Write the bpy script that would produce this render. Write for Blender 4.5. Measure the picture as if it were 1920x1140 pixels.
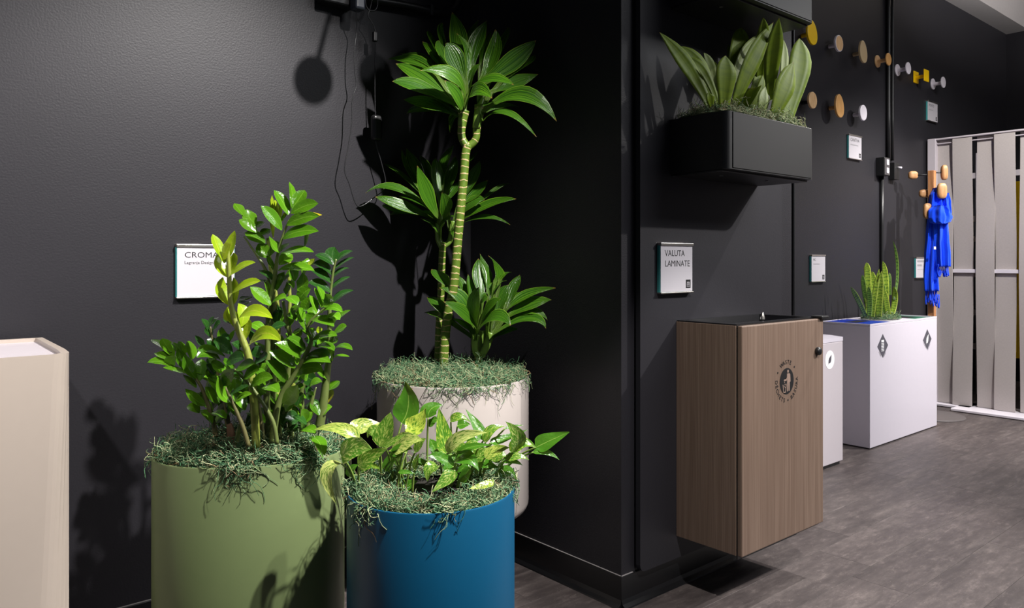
import bpy, bmesh, math, random
import numpy as np
from mathutils import Vector, Matrix

for o in list(bpy.data.objects):
    bpy.data.objects.remove(o, do_unlink=True)
SC = bpy.context.scene
COL = SC.collection
R = math.radians

# ------------------------------------------------------------------ camera, world, lights, exposure
# room axes: X runs along the dark wall (to the right), Y into it, Z up; the camera stands at X=0, Y=0
F, HZ, H = 1430.0, 489.0, 1.05
TH = math.atan2(1685.0, F)
SN, CS = math.sin(TH), math.cos(TH)
cam = bpy.data.cameras.new('camera')
cam.sensor_width = 36.0
cam.lens = F / 1920.0 * 36.0
cam.shift_y = (HZ - 570.0) / 1920.0
cam.clip_start = 0.05
camo = bpy.data.objects.new('camera', cam)
COL.objects.link(camo)
camo.location = (0, 0, H)
# looks horizontally along (cos, sin) of the room axes
camo.rotation_euler = (R(90), 0, math.atan2(SN, CS) - R(90))
SC.camera = camo

W = bpy.data.worlds.new('world')
SC.world = W
W.use_nodes = True
W.node_tree.nodes['Background'].inputs[0].default_value = (0.70, 0.80, 1.0, 1)
W.node_tree.nodes['Background'].inputs[1].default_value = 0.085

SC.view_settings.view_transform = 'Standard'
SC.view_settings.look = 'None'
SC.view_settings.gamma = 1.0
SC.view_settings.use_curve_mapping = False
SC.view_settings.exposure = 0.0


def spot(name, loc, target, power, angle=50, blend=0.6, size=0.04, color=(1, 0.96, 0.92)):
    l = bpy.data.lights.new(name, 'SPOT')
    l.energy = power
    l.spot_size = R(angle)
    l.spot_blend = blend
    l.shadow_soft_size = size
    l.color = color
    o = bpy.data.objects.new(name, l)
    COL.objects.link(o)
    o.location = loc
    d = Vector(target) - Vector(loc)
    o.rotation_euler = d.to_track_quat('-Z', 'Y').to_euler()
    return o


def area(name, loc, target, power, sx, sy, color=(1, 0.97, 0.95)):
    l = bpy.data.lights.new(name, 'AREA')
    l.shape = 'RECTANGLE'
    l.size, l.size_y = sx, sy
    l.energy = power
    l.color = color
    o = bpy.data.objects.new(name, l)
    COL.objects.link(o)
    o.location = loc
    d = Vector(target) - Vector(loc)
    o.rotation_euler = d.to_track_quat('-Z', 'Y').to_euler()
    return o


# ceiling track spots and added fill lights (all above the frame)
spot('track_spot_plants', (1.40, 0.25, 2.95), (0.76, 1.90, 0.98), 680, 50, 0.6, 0.03)
spot('fill_spot_pothos', (1.30, 0.10, 2.95), (0.92, 1.50, 0.50), 200, 26, 0.7, 0.03)  # extra spot, added as front fill for the blue pot
spot('track_spot_wall', (-0.9, 0.35, 2.95), (-0.15, 2.25, 1.45), 330, 50, 0.9, 0.05)
spot('track_spot_side', (1.00, -0.6, 2.95), (2.12, 1.28, 0.42), 330, 22, 0.35, 0.03)
spot('track_spot_bin', (3.9, 1.05, 3.0), (2.35, 1.25, 0.05), 290, 50, 0.6, 0.03)
spot('track_spot_front', (4.2, -0.7, 2.95), (2.75, 1.45, 0.50), 500, 52, 0.9, 0.03)
spot('track_spot_far', (5.9, 0.3, 3.0), (4.75, 2.15, 0.50), 530, 58, 0.9, 0.04)
spot('track_spot_screen', (4.4, 0.5, 3.0), (5.9, 1.8, 0.8), 300, 75, 0.8, 0.04)
area('overhead_fill', (3.9, -1.0, 3.25), (3.9, -1.0, 0), 115, 3.0, 1.2, (0.95, 0.97, 1.0))  # added overhead fill, not a fixture of the room
up_ = area('ceiling_fill', (6.4, 0.9, 2.6), (6.9, 1.6, 3.6), 20, 2.4, 0.12)  # added light that brightens the ceiling and beam
up_.data.spread = R(110)


# ------------------------------------------------------------------ picture measurements to room positions
def ray(px, py):
    t = (px - 960.0) / F
    return (t * SN + CS, -t * CS + SN, -(py - HZ) / F)


def at_d(px, py, z):
    a, b, c = ray(px, py)
    return Vector((a * z, b * z, H + c * z))


def at_Y(px, py, Y):
    a, b, c = ray(px, py)
    return at_d(px, py, Y / b)


def at_X(px, py, X):
    a, b, c = ray(px, py)
    return at_d(px, py, X / a)


def depth(v):
    return v[0] * CS + v[1] * SN


# ------------------------------------------------------------------ mesh helpers
def link(o, parent=None):
    COL.objects.link(o)
    if parent is not None:
        o.parent = parent
    return o


def wloc(o):
    v = Vector((0, 0, 0))
    while o is not None:
        v = v + Vector(o.location)
        o = o.parent
    return v


def mesh_obj(name, verts, faces, mat, parent=None, uvs=None, smooth=False, origin=None, matidx=None):
    """verts are in room coordinates; the object sits at its parent's origin, or at origin when top-level"""
    base = wloc(parent) if parent is not None else Vector(origin) if origin is not None else Vector((0, 0, 0))
    me = bpy.data.meshes.new(name)
    bv = np.asarray([tuple(v) for v in verts], dtype=float) - np.array(tuple(base))
    me.from_pydata(bv.tolist(), [], faces)
    mats = mat if isinstance(mat, (list, tuple)) else [mat]
    for m in mats:
        me.materials.append(m)
    if matidx is not None:
        me.polygons.foreach_set('material_index', matidx)
    if uvs is not None:
        uvl = me.uv_layers.new(name='UVMap')
        li = np.empty(len(me.loops), dtype=np.int32)
        me.loops.foreach_get('vertex_index', li)
        uvl.data.foreach_set('uv', np.asarray(uvs, dtype=np.float32)[li].ravel())
    if smooth:
        me.polygons.foreach_set('use_smooth', [True] * len(me.polygons))
    me.update()
    o = bpy.data.objects.new(name, me)
    if parent is None and origin is not None:
        o.location = base
    return link(o, parent)


def bm_obj(name, bm, mat, parent=None, smooth=False, origin=None):
    base = wloc(parent) if parent is not None else Vector(origin) if origin is not None else Vector((0, 0, 0))
    bmesh.ops.translate(bm, verts=bm.verts, vec=-base)
    me = bpy.data.meshes.new(name)
    bm.to_mesh(me)
    bm.free()
    me.materials.append(mat)
    if smooth:
        me.polygons.foreach_set('use_smooth', [True] * len(me.polygons))
    o = bpy.data.objects.new(name, me)
    if parent is None and origin is not None:
        o.location = base
    return link(o, parent)


def add_box(bm, lo, hi, bev=0.0, seg=2, only=None):
    r = bmesh.ops.create_cube(bm, size=1.0)
    vs = r['verts']
    c = [(a + b) / 2 for a, b in zip(lo, hi)]
    s = [b - a for a, b in zip(lo, hi)]
    bmesh.ops.scale(bm, verts=vs, vec=s)
    bmesh.ops.translate(bm, verts=vs, vec=c)
    if bev > 0:
        es = list({e for v in vs for e in v.link_edges})
        if only is not None:
            es = [e for e in es if abs((e.verts[0].co - e.verts[1].co).normalized()[only]) > 0.9]
        bmesh.ops.bevel(bm, geom=es, offset=bev, segments=seg, affect='EDGES', profile=0.5)


def box(name, lo, hi, mat, parent=None, bev=0.0, seg=2, only=None, origin=None):
    bm = bmesh.new()
    add_box(bm, lo, hi, bev, seg, only)
    return bm_obj(name, bm, mat, parent, origin=origin)


def frames(pts):
    pts = [Vector(p) for p in pts]
    n = len(pts)
    ts = []
    for i in range(n):
        a = pts[max(i - 1, 0)]
        b = pts[min(i + 1, n - 1)]
        t = (b - a)
        ts.append(t.normalized() if t.length > 1e-9 else Vector((0, 0, 1)))
    up = Vector((0.31, -0.92, 0.2))
    u = up.cross(ts[0])
    if u.length < 1e-3:
        u = Vector((1, 0, 0)).cross(ts[0])
    u.normalize()
    out = []
    for t in ts:
        u = (u - t * u.dot(t))
        u = u.normalized() if u.length > 1e-6 else t.orthogonal().normalized()
        out.append((t, u, t.cross(u)))
    return pts, out


def smooth_path(pts, k=5):
    """Catmull-Rom resample"""
    P = [Vector(p) for p in pts]
    if len(P) < 3:
        return [P[0].lerp(P[-1], i / k) for i in range(k + 1)]
    out = []
    for i in range(len(P) - 1):
        p0, p1, p2, p3 = P[max(i - 1, 0)], P[i], P[i + 1], P[min(i + 2, len(P) - 1)]
        for j in range(k):
            t = j / k
            out.append(0.5 * ((2 * p1) + (p2 - p0) * t + (2 * p0 - 5 * p1 + 4 * p2 - p3) * t * t + (3 * p1 - p0 - 3 * p2 + p3) * t ** 3))
    out.append(P[-1])
    return out


def tube_data(pts, rad, sides=8, caps=True):
    pts, fr = frames(pts)
    n = len(pts)
    rads = rad if isinstance(rad, (list, tuple)) else [rad] * n
    vs, fs, uv = [], [], []
    L = 0
    for i in range(n):
        if i:
            L += (pts[i] - pts[i - 1]).length
        t, u, v = fr[i]
        for s in range(sides):
            a = 2 * math.pi * s / sides
            vs.append(pts[i] + (u * math.cos(a) + v * math.sin(a)) * rads[i])
            uv.append((abs(2 * s / sides - 1), L))
    for i in range(n - 1):
        for s in range(sides):
            a, b = i * sides + s, i * sides + (s + 1) % sides
            fs.append((a, b, b + sides, a + sides))
    if caps:
        fs.append(tuple(range(sides - 1, -1, -1)))
        fs.append(tuple(range((n - 1) * sides, n * sides)))
    return vs, fs, uv


def lerp_list(vals, n):
    out = []
    for i in range(n):
        x = i / (n - 1) * (len(vals) - 1)
        j = min(int(x), len(vals) - 2)
        out.append(vals[j] * (1 - (x - j)) + vals[j + 1] * (x - j))
    return out


def tube(name, pts, rad, mat, parent=None, sides=8, k=5, origin=None):
    sp = smooth_path(pts, k)
    rr = lerp_list(rad, len(sp)) if isinstance(rad, (list, tuple)) else rad
    vs, fs, uv = tube_data(sp, rr, sides)
    return mesh_obj(name, vs, fs, mat, parent, uv, True, origin)


def empty(name, loc, label, cat, group=None):
    o = bpy.data.objects.new(name, None)
    o.location = loc
    o.empty_display_size = 0.05
    link(o)
    tag(o, label, cat, group)
    return o


def tag(o, label, cat, group=None):
    o['label'] = label
    o['category'] = cat
    if group:
        o['group'] = group
    return o


def struct(o):
    o['kind'] = 'structure'
    return o


def lathe(name, prof, centre, mat, parent=None, seg=64, ax=1.0, ay=1.0, rot=0.0, origin=None, smooth=True):
    """prof: (radius, height) pairs; elliptical when ax, ay differ"""
    vs, fs = [], []
    c, s = math.cos(rot), math.sin(rot)
    for r, h in prof:
        for i in range(seg):
            a = 2 * math.pi * i / seg
            x, y = r * ax * math.cos(a), r * ay * math.sin(a)
            vs.append((centre[0] + c * x - s * y, centre[1] + s * x + c * y, centre[2] + h))
    for j in range(len(prof) - 1):
        for i in range(seg):
            a, b = j * seg + i, j * seg + (i + 1) % seg
            fs.append((a, b, b + seg, a + seg))
    fs.append(tuple(range(seg - 1, -1, -1)))
    fs.append(tuple(range((len(prof) - 1) * seg, len(prof) * seg)))
    o = mesh_obj(name, vs, fs, mat, parent, None, False, origin)
    if smooth:
        fl = [True] * len(fs)
        fl[-1] = fl[-2] = False
        o.data.polygons.foreach_set('use_smooth', fl)
        try:
            o.data.set_sharp_from_angle(angle=R(45))
        except Exception:
            pass
    return o


# ------------------------------------------------------------------ materials
def srgb(r, g, b):
    f = lambda c: (c / 255 / 12.92) if c / 255 <= 0.04045 else ((c / 255 + 0.055) / 1.055) ** 2.4
    return (f(r), f(g), f(b), 1.0)


class NT:
    def __init__(self, name):
        self.m = bpy.data.materials.new(name)
        self.m.use_nodes = True
        self.t = self.m.node_tree
        self.b = self.t.nodes['Principled BSDF']
        self.out = self.t.nodes['Material Output']

    def n(self, typ, **kw):
        nd = self.t.nodes.new(typ)
        for k, v in kw.items():
            setattr(nd, k, v)
        return nd

    def l(self, a, b):
        self.t.links.new(a, b)

    def math(self, op, a, b=None, clamp=False):
        nd = self.n('ShaderNodeMath', operation=op)
        nd.use_clamp = clamp
        for i, x in enumerate((a, b)):
            if x is None:
                continue
            if isinstance(x, (int, float)):
                nd.inputs[i].default_value = x
            else:
                self.l(x, nd.inputs[i])
        return nd.outputs[0]

    def mix(self, fac, a, b):
        nd = self.n('ShaderNodeMix', data_type='RGBA')
        for i, x in ((0, fac), (6, a), (7, b)):
            if isinstance(x, (int, float)):
                nd.inputs[i].default_value = x
            elif isinstance(x, tuple):
                nd.inputs[i].default_value = x
            else:
                self.l(x, nd.inputs[i])
        return nd.outputs[2]

    def ramp(self, fac, stops):
        nd = self.n('ShaderNodeValToRGB')
        e = nd.color_ramp.elements
        while len(e) < len(stops):
            e.new(0.5)
        for el, (p, c) in zip(e, stops):
            el.position = p
            el.color = c if isinstance(c, tuple) else (c, c, c, 1)
        self.l(fac, nd.inputs[0])
        return nd.outputs[0]

    def noise(self, vec, scale, detail=3, rough=0.5):
        nd = self.n('ShaderNodeTexNoise')
        nd.inputs['Scale'].default_value = scale
        nd.inputs['Detail'].default_value = detail
        nd.inputs['Roughness'].default_value = rough
        if vec is not None:
            self.l(vec, nd.inputs['Vector'])
        return nd.outputs['Fac']

    def scaled(self, vec, s, add=None):
        nd = self.n('ShaderNodeVectorMath', operation='MULTIPLY')
        self.l(vec, nd.inputs[0])
        nd.inputs[1].default_value = s
        if add is None:
            return nd.outputs[0]
        ad = self.n('ShaderNodeVectorMath', operation='ADD')
        self.l(nd.outputs[0], ad.inputs[0])
        self.l(add, ad.inputs[1])
        return ad.outputs[0]

    def bump(self, h, strength, dist):
        nd = self.n('ShaderNodeBump')
        nd.inputs['Strength'].default_value = strength
        nd.inputs['Distance'].default_value = dist
        self.l(h, nd.inputs['Height'])
        self.l(nd.outputs[0], self.b.inputs['Normal'])

    def base(self, c):
        if isinstance(c, tuple):
            self.b.inputs['Base Color'].default_value = c
        else:
            self.l(c, self.b.inputs['Base Color'])

    def set(self, rough=0.5, metal=0.0, spec=0.5, coat=0.0):
        self.b.inputs['Roughness'].default_value = rough
        self.b.inputs['Metallic'].default_value = metal
        self.b.inputs['Specular IOR Level'].default_value = spec
        self.b.inputs['Coat Weight'].default_value = coat

    def objrand(self):
        return self.n('ShaderNodeObjectInfo').outputs['Random']

    def uv(self):
        return self.n('ShaderNodeTexCoord').outputs['UV']

    def pos(self):
        return self.n('ShaderNodeNewGeometry').outputs['Position']


def plain(name, col, rough=0.5, metal=0.0, spec=0.5, var=0.06, bump=0.0, scale=40):
    m = NT(name)
    v = m.noise(m.pos(), scale, 4)
    dark = tuple(c * (1 - var) for c in col[:3]) + (1,)
    lite = tuple(min(1, c * (1 + var)) for c in col[:3]) + (1,)
    m.base(m.mix(v, dark, lite))
    m.set(rough, metal, spec)
    if bump:
        m.bump(v, bump, 0.002)
    return m.m


def make_wall_paint(name, col, rough=0.46, bump=0.14, scale=190):
    m = NT(name)
    p = m.pos()
    a = m.noise(p, scale, 2, 0.5)
    b = m.noise(p, 2.5, 4, 0.6)
    m.base(m.mix(b, tuple(c * 0.88 for c in col[:3]) + (1,), tuple(c * 1.12 for c in col[:3]) + (1,)))
    m.set(rough, 0, 0.25)
    m.bump(a, bump, 0.004)
    return m.m


M = {}
M['wall'] = make_wall_paint('dark_wall_paint', (0.0195, 0.0185, 0.0225, 1))
M['panel'] = make_wall_paint('dark_panel_paint', (0.0215, 0.0205, 0.025, 1), 0.5, 0.05, 220)
M['baseboard'] = plain('black_rubber_base', (0.006, 0.006, 0.007, 1), 0.38)
M['ceiling'] = plain('ceiling_plaster', srgb(200, 192, 185), 0.9, bump=0.1)
M['beam'] = plain('beam_paint', srgb(150, 146, 146), 0.8)
M['black'] = plain('black_paint', (0.010, 0.010, 0.011, 1), 0.4)
M['planter_black'] = plain('black_coated_steel', (0.0075, 0.0068, 0.0075, 1), 0.5)
M['white'] = plain('white_coated_steel', srgb(212, 206, 217), 0.35, var=0.02)
M['greywhite'] = plain('pale_grey_steel', srgb(196, 188, 194), 0.4, var=0.02)
M['cream'] = plain('cream_lacquer', srgb(172, 160, 150), 0.35, var=0.02)
M['pot_green'] = plain('sage_green_lacquer', srgb(112, 127, 84), 0.4, var=0.03)
M['pot_blue'] = plain('petrol_blue_lacquer', srgb(0, 74, 108), 0.42, var=0.03)
M['pot_white'] = plain('warm_white_lacquer', srgb(178, 169, 164), 0.28, var=0.02)
M['soil'] = plain('dark_soil', (0.012, 0.010, 0.007, 1), 0.95, var=0.4, bump=0.8, scale=90)
M['steel'] = plain('brushed_steel', (0.62, 0.58, 0.54, 1), 0.3, 1.0)
M['paper'] = plain('white_card', srgb(192, 188, 194), 0.25, var=0.01)
M['teal_edge'] = plain('acrylic_edge', srgb(70, 150, 150), 0.12)
M['ink'] = plain('black_ink', (0.008, 0.008, 0.009, 1), 0.5)
M['greyink'] = plain('grey_ink', srgb(150, 148, 152), 0.5)
M['decal_grey'] = plain('dark_grey_vinyl', srgb(82, 80, 90), 0.5)
M['decal_white'] = plain('white_vinyl', (0.9, 0.9, 0.92, 1), 0.4, var=0.01)
M['decal_tan'] = plain('tan_vinyl', srgb(140, 118, 106), 0.5, var=0.02)
M['lid_blue'] = plain('blue_lid', srgb(0, 48, 170), 0.3)
M['lid_green'] = plain('green_lid', srgb(12, 96, 66), 0.35)
M['yellow'] = plain('yellow_lacquer', srgb(250, 205, 0), 0.4, var=0.03)
M['white_lacquer'] = plain('white_lacquer', srgb(226, 220, 228), 0.4, var=0.02)
M['red'] = plain('red_plastic', srgb(150, 10, 22), 0.4)
M['cable'] = plain('cable_rubber', (0.02, 0.02, 0.022, 1), 0.3)


def make_wood(name, c1, c2, scale=(30, 30, 3), rough=0.45):
    m = NT(name)
    v = m.scaled(m.pos(), scale)
    a = m.noise(v, 2.0, 5, 0.6)
    m.base(m.mix(m.ramp(a, [(0.3, 0.0), (0.7, 1.0)]), c1, c2))
    m.set(rough, 0, 0.4)
    m.bump(a, 0.1, 0.001)
    return m.m


M['oak'] = make_wood('natural_oak', srgb(216, 170, 118), srgb(240, 200, 150), (30, 30, 8))
M['oak_warm'] = make_wood('warm_oak', srgb(218, 158, 90), srgb(238, 184, 114), (30, 30, 8))
M['peg'] = make_wood('peg_oak', srgb(172, 122, 80), srgb(198, 152, 106), (30, 30, 8))
M['beige'] = plain('beige_lacquer', srgb(206, 180, 138), 0.45, var=0.04)
M['post_wood'] = make_wood('post_wood', srgb(150, 98, 62), srgb(198, 142, 96), (40, 40, 4))


def make_laminate():
    m = NT('grey_brown_laminate')
    p = m.pos()
    a = m.noise(m.scaled(p, (330, 330, 3)), 1.0, 3, 0.6)
    b = m.noise(m.scaled(p, (55, 55, 0.7)), 1.0, 4, 0.6)
    c1 = m.mix(b, srgb(104, 84, 72), srgb(136, 116, 102))
    st = m.ramp(a, [(0.35, 0.0), (0.62, 1.0)])
    m.base(m.mix(m.math('MULTIPLY', st, 0.55), c1, srgb(86, 68, 56)))
    m.set(0.5, 0, 0.4)
    m.bump(a, 0.15, 0.0006)
    return m.m


M['laminate'] = make_laminate()


def make_floor():
    m = NT('grey_vinyl_plank')
    p = m.pos()
    rnd = m.objrand()
    off = m.n('ShaderNodeCombineXYZ')
    m.l(m.math('MULTIPLY', rnd, 37.0), off.inputs[0])
    m.l(m.math('MULTIPLY', rnd, 11.0), off.inputs[1])
    big = m.noise(m.scaled(p, (0.8, 4.2, 1), off.outputs[0]), 1.6, 7, 0.66)
    fine = m.noise(m.scaled(p, (14, 60, 1), off.outputs[0]), 1.0, 4, 0.7)
    wear = m.noise(m.scaled(p, (0.8, 5.5, 1), off.outputs[0]), 1.8, 9, 0.72)
    col = m.mix(m.ramp(big, [(0.3, 0.0), (0.7, 1.0)]), srgb(64, 57, 57), srgb(104, 95, 93))
    col = m.mix(m.math('MULTIPLY', m.ramp(fine, [(0.35, 0.0), (0.65, 1.0)]), 0.4), col, srgb(54, 48, 48))
    w = m.ramp(wear, [(0.54, 0.0), (0.74, 1.0)])
    col = m.mix(m.math('MULTIPLY', w, 0.30), col, srgb(150, 139, 134))
    grunge = m.noise(m.scaled(p, (7, 17, 1), off.outputs[0]), 1.5, 12, 0.82)
    col = m.mix(m.math('MULTIPLY', m.ramp(grunge, [(0.40, 1.0), (0.55, 0.0)]), 0.40), col, srgb(50, 44, 45))
    col = m.mix(m.math('MULTIPLY', m.ramp(grunge, [(0.54, 0.0), (0.70, 1.0)]), 0.35), col, srgb(158, 146, 141))
    scuff = m.noise(m.scaled(p, (1.3, 26, 1)), 1.6, 6, 0.7)
    col = m.mix(m.math('MULTIPLY', m.ramp(scuff, [(0.66, 0.0), (0.74, 1.0)]), 0.45), col, srgb(165, 153, 147))
    specks = m.noise(p, 260, 2, 0.5)
    col = m.mix(m.math('MULTIPLY', m.ramp(specks, [(0.71, 0.0), (0.75, 1.0)]), 0.6), col, srgb(200, 190, 180))
    tint = m.math('ADD', m.math('MULTIPLY', rnd, 0.12), 0.94)
    mul = m.n('ShaderNodeMix', data_type='RGBA', blend_type='MULTIPLY')
    mul.inputs[0].default_value = 1.0
    m.l(col, mul.inputs[6])
    cc = m.n('ShaderNodeCombineXYZ')
    for i in range(3):
        m.l(tint, cc.inputs[i])
    m.l(cc.outputs[0], mul.inputs[7])
    m.base(mul.outputs[2])
    m.set(0.5, 0, 0.4)
    m.l(m.math('ADD', m.math('MULTIPLY', wear, 0.3), 0.36), m.b.inputs['Roughness'])
    m.bump(fine, 0.12, 0.001)
    return m.m


M['floor'] = make_floor()


def make_felt():
    m = NT('grey_felt_slat')
    p = m.pos()
    a = m.noise(m.scaled(p, (1, 500, 60)), 1, 2)
    b = m.noise(m.scaled(p, (1, 60, 500)), 1, 2)
    w = m.math('MULTIPLY', m.math('ADD', a, b), 0.5)
    m.base(m.mix(w, srgb(160, 152, 150), srgb(196, 188, 185)))
    m.set(0.85, 0, 0.2)
    return m.m


M['felt'] = make_felt()


def make_scarf():
    m = NT('blue_scarf_cloth')
    p = m.pos()
    a = m.noise(m.scaled(p, (500, 500, 120)), 1, 2)
    m.base(m.mix(a, (0.0, 0.040, 0.70, 1), (0.0, 0.085, 1.0, 1)))
    m.set(0.75, 0, 0.2)
    m.b.inputs['Sheen Weight'].default_value = 0.2
    m.bump(a, 0.2, 0.001)
    return m.m


M['scarf'] = make_scarf()


def add_translucent(m, col, fac=0.2):
    tr = m.n('ShaderNodeBsdfTranslucent')
    if isinstance(col, tuple):
        tr.inputs[0].default_value = col
    else:
        m.l(col, tr.inputs[0])
    mx = m.n('ShaderNodeMixShader')
    mx.inputs[0].default_value = fac
    m.l(m.b.outputs[0], mx.inputs[1])
    m.l(tr.outputs[0], mx.inputs[2])
    m.l(mx.outputs[0], m.out.inputs[0])


def leaf_uv(m):
    sep = m.n('ShaderNodeSeparateXYZ')
    uv = m.uv()
    m.l(uv, sep.inputs[0])
    rnd = m.objrand()
    off = m.n('ShaderNodeCombineXYZ')
    m.l(m.math('MULTIPLY', rnd, 53.0), off.inputs[0])
    m.l(m.math('MULTIPLY', rnd, 17.0), off.inputs[1])
    return uv, sep.outputs[0], sep.outputs[1], rnd, off.outputs[0]


def edge_of(m, u):  # 0 on the midrib, 1 on the margin
    return m.math('MULTIPLY', m.math('ABSOLUTE', m.math('SUBTRACT', u, 0.5)), 2.0)


def make_dracaena():
    m = NT('dracaena_leaf')
    uv, u, v, rnd, off = leaf_uv(m)
    st = m.noise(m.scaled(uv, (15, 0.35, 1), off), 1.0, 2, 0.5)
    c = m.mix(m.ramp(st, [(0.38, 0.0), (0.62, 1.0)]), (0.013, 0.062, 0.003, 1), (0.075, 0.195, 0.007, 1))
    c = m.mix(m.math('MULTIPLY', rnd, 0.5), c, (0.03, 0.105, 0.012, 1))
    e = edge_of(m, u)
    c = m.mix(m.ramp(e, [(0.92, 0.0), (1.0, 0.8)]), c, (0.22, 0.38, 0.03, 1))
    c = m.mix(m.ramp(v, [(0.95, 0.0), (0.985, 1.0)]), c, (0.22, 0.14, 0.03, 1))
    c = m.mix(m.ramp(v, [(0.0, 0.8), (0.2, 0.0)]), c, (0.12, 0.20, 0.03, 1))
    m.base(c)
    m.set(0.27, 0, 0.5)
    m.bump(st, 0.9, 0.006)
    add_translucent(m, (0.16, 0.36, 0.02, 1), 0.16)
    return m.m


def make_simple_leaf(name, c1, c2, rib, rough=0.2, trans=0.16, tcol=(0.2, 0.4, 0.03, 1), veins=True):
    m = NT(name)
    uv, u, v, rnd, off = leaf_uv(m)
    a = m.noise(m.scaled(uv, (3, 2, 1), off), 1.0, 3, 0.5)
    c = m.mix(m.math('ADD', m.math('MULTIPLY', a, 0.5), m.math('MULTIPLY', rnd, 0.5)), c1, c2)
    e = edge_of(m, u)
    c = m.mix(m.ramp(e, [(0.0, 0.9), (0.07, 0.0)]), c, rib)
    c = m.mix(m.ramp(e, [(0.93, 0.0), (1.0, 0.7)]), c, rib)
    m.base(c)
    m.set(rough, 0, 0.55)
    if veins:
        h = m.noise(m.scaled(uv, (5, 9, 1), off), 1.0, 2, 0.5)
        m.bump(h, 0.35, 0.002)
    add_translucent(m, tcol, trans)
    return m.m


def make_pothos(name, lo, hi):
    m = NT(name)
    uv, u, v, rnd, off = leaf_uv(m)
    e = edge_of(m, u)
    # streaks that leave the midrib and run towards the tip
    cb = m.n('ShaderNodeCombineXYZ')
    m.l(m.math('MULTIPLY', u, 5.0), cb.inputs[0])
    m.l(m.math('SUBTRACT', m.math('MULTIPLY', v, 7.0), m.math('MULTIPLY', e, 3.0)), cb.inputs[1])
    ad = m.n('ShaderNodeVectorMath', operation='ADD')
    m.l(cb.outputs[0], ad.inputs[0])
    m.l(off, ad.inputs[1])
    a = m.noise(ad.outputs[0], 1.5, 6, 0.72)
    g = m.mix(m.noise(m.scaled(uv, (2, 2, 1), off), 1.0, 2), (0.022, 0.105, 0.006, 1), (0.065, 0.19, 0.013, 1))
    c = m.mix(m.ramp(a, [(lo, 0.0), (hi, 1.0)]), g, m.mix(rnd, (0.44, 0.48, 0.15, 1), (0.36, 0.44, 0.05, 1)))
    c = m.mix(m.ramp(e, [(0.0, 0.7), (0.05, 0.0)]), c, (0.35, 0.48, 0.10, 1))
    m.base(c)
    m.set(0.24, 0, 0.5)
    h = m.noise(m.scaled(uv, (5, 6, 1), off), 1.0, 2, 0.5)
    m.bump(h, 0.4, 0.003)
    add_translucent(m, (0.35, 0.5, 0.06, 1), 0.18)
    return m.m


def make_sansevieria():
    m = NT('broad_sansevieria_leaf')
    uv, u, v, rnd, off = leaf_uv(m)
    st = m.noise(m.scaled(uv, (7, 0.7, 1), off), 1.0, 3, 0.6)
    bd = m.noise(m.scaled(uv, (0.8, 16, 1), off), 1.0, 3, 0.6)
    c = m.mix(st, (0.105, 0.180, 0.005, 1), (0.26, 0.345, 0.016, 1))
    c = m.mix(m.math('MULTIPLY', m.ramp(bd, [(0.45, 0.0), (0.7, 1.0)]), 0.45), c, (0.05, 0.10, 0.018, 1))
    c = m.mix(m.math('MULTIPLY', rnd, 0.3), c, (0.15, 0.24, 0.025, 1))
    e = edge_of(m, u)
    c = m.mix(m.ramp(e, [(0.94, 0.0), (1.0, 0.8)]), c, (0.30, 0.36, 0.12, 1))
    c = m.mix(m.ramp(v, [(0.975, 0.0), (1.0, 1.0)]), c, (0.28, 0.13, 0.03, 1))
    m.base(c)
    m.set(0.5, 0, 0.25)
    m.bump(st, 0.2, 0.002)
    add_translucent(m, (0.3, 0.42, 0.03, 1), 0.18)
    return m.m


def make_snake(name, dark):
    m = NT(name)
    uv, u, v, rnd, off = leaf_uv(m)
    n1 = m.noise(m.scaled(uv, (2.2, 14, 1), off), 1.0, 4, 0.7)
    bands = m.math('SINE', m.math('ADD', m.math('MULTIPLY', v, 95.0), m.math('MULTIPLY', n1, 14.0)))
    b = m.ramp(bands, [(0.45, 0.0), (0.75, 1.0)])
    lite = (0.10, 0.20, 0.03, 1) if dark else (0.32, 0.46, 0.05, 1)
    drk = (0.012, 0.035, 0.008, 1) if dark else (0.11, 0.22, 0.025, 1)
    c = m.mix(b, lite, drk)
    e = edge_of(m, u)
    c = m.mix(m.ramp(e, [(0.70, 0.0), (0.84, 1.0)]), c, (0.36, 0.44, 0.06, 1) if not dark else (0.16, 0.24, 0.05, 1))
    m.base(c)
    m.set(0.4, 0, 0.4)
    return m.m


def make_cane():
    m = NT('ringed_dracaena_cane')
    sep = m.n('ShaderNodeSeparateXYZ')
    m.l(m.uv(), sep.inputs[0])
    n = m.noise(m.pos(), 45, 3, 0.6)
    n2 = m.noise(m.pos(), 14, 2, 0.5)
    ph = m.math('ADD', m.math('MULTIPLY', sep.outputs[1], 47.0), m.math('ADD', m.math('MULTIPLY', n, 0.75), m.math('MULTIPLY', n2, 0.9)))
    fr = m.math('FRACT', ph)
    ring = m.ramp(fr, [(0.0, 1.0), (0.10, 1.0), (0.19, 0.0), (1.0, 0.0)])
    g = m.mix(n, (0.06, 0.12, 0.010, 1), (0.13, 0.20, 0.022, 1))
    m.base(m.mix(ring, g, m.mix(n2, (0.42, 0.27, 0.13, 1), (0.62, 0.47, 0.27, 1))))
    m.set(0.45, 0, 0.4)
    m.bump(ring, 0.7, 0.003)
    return m.m


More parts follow.
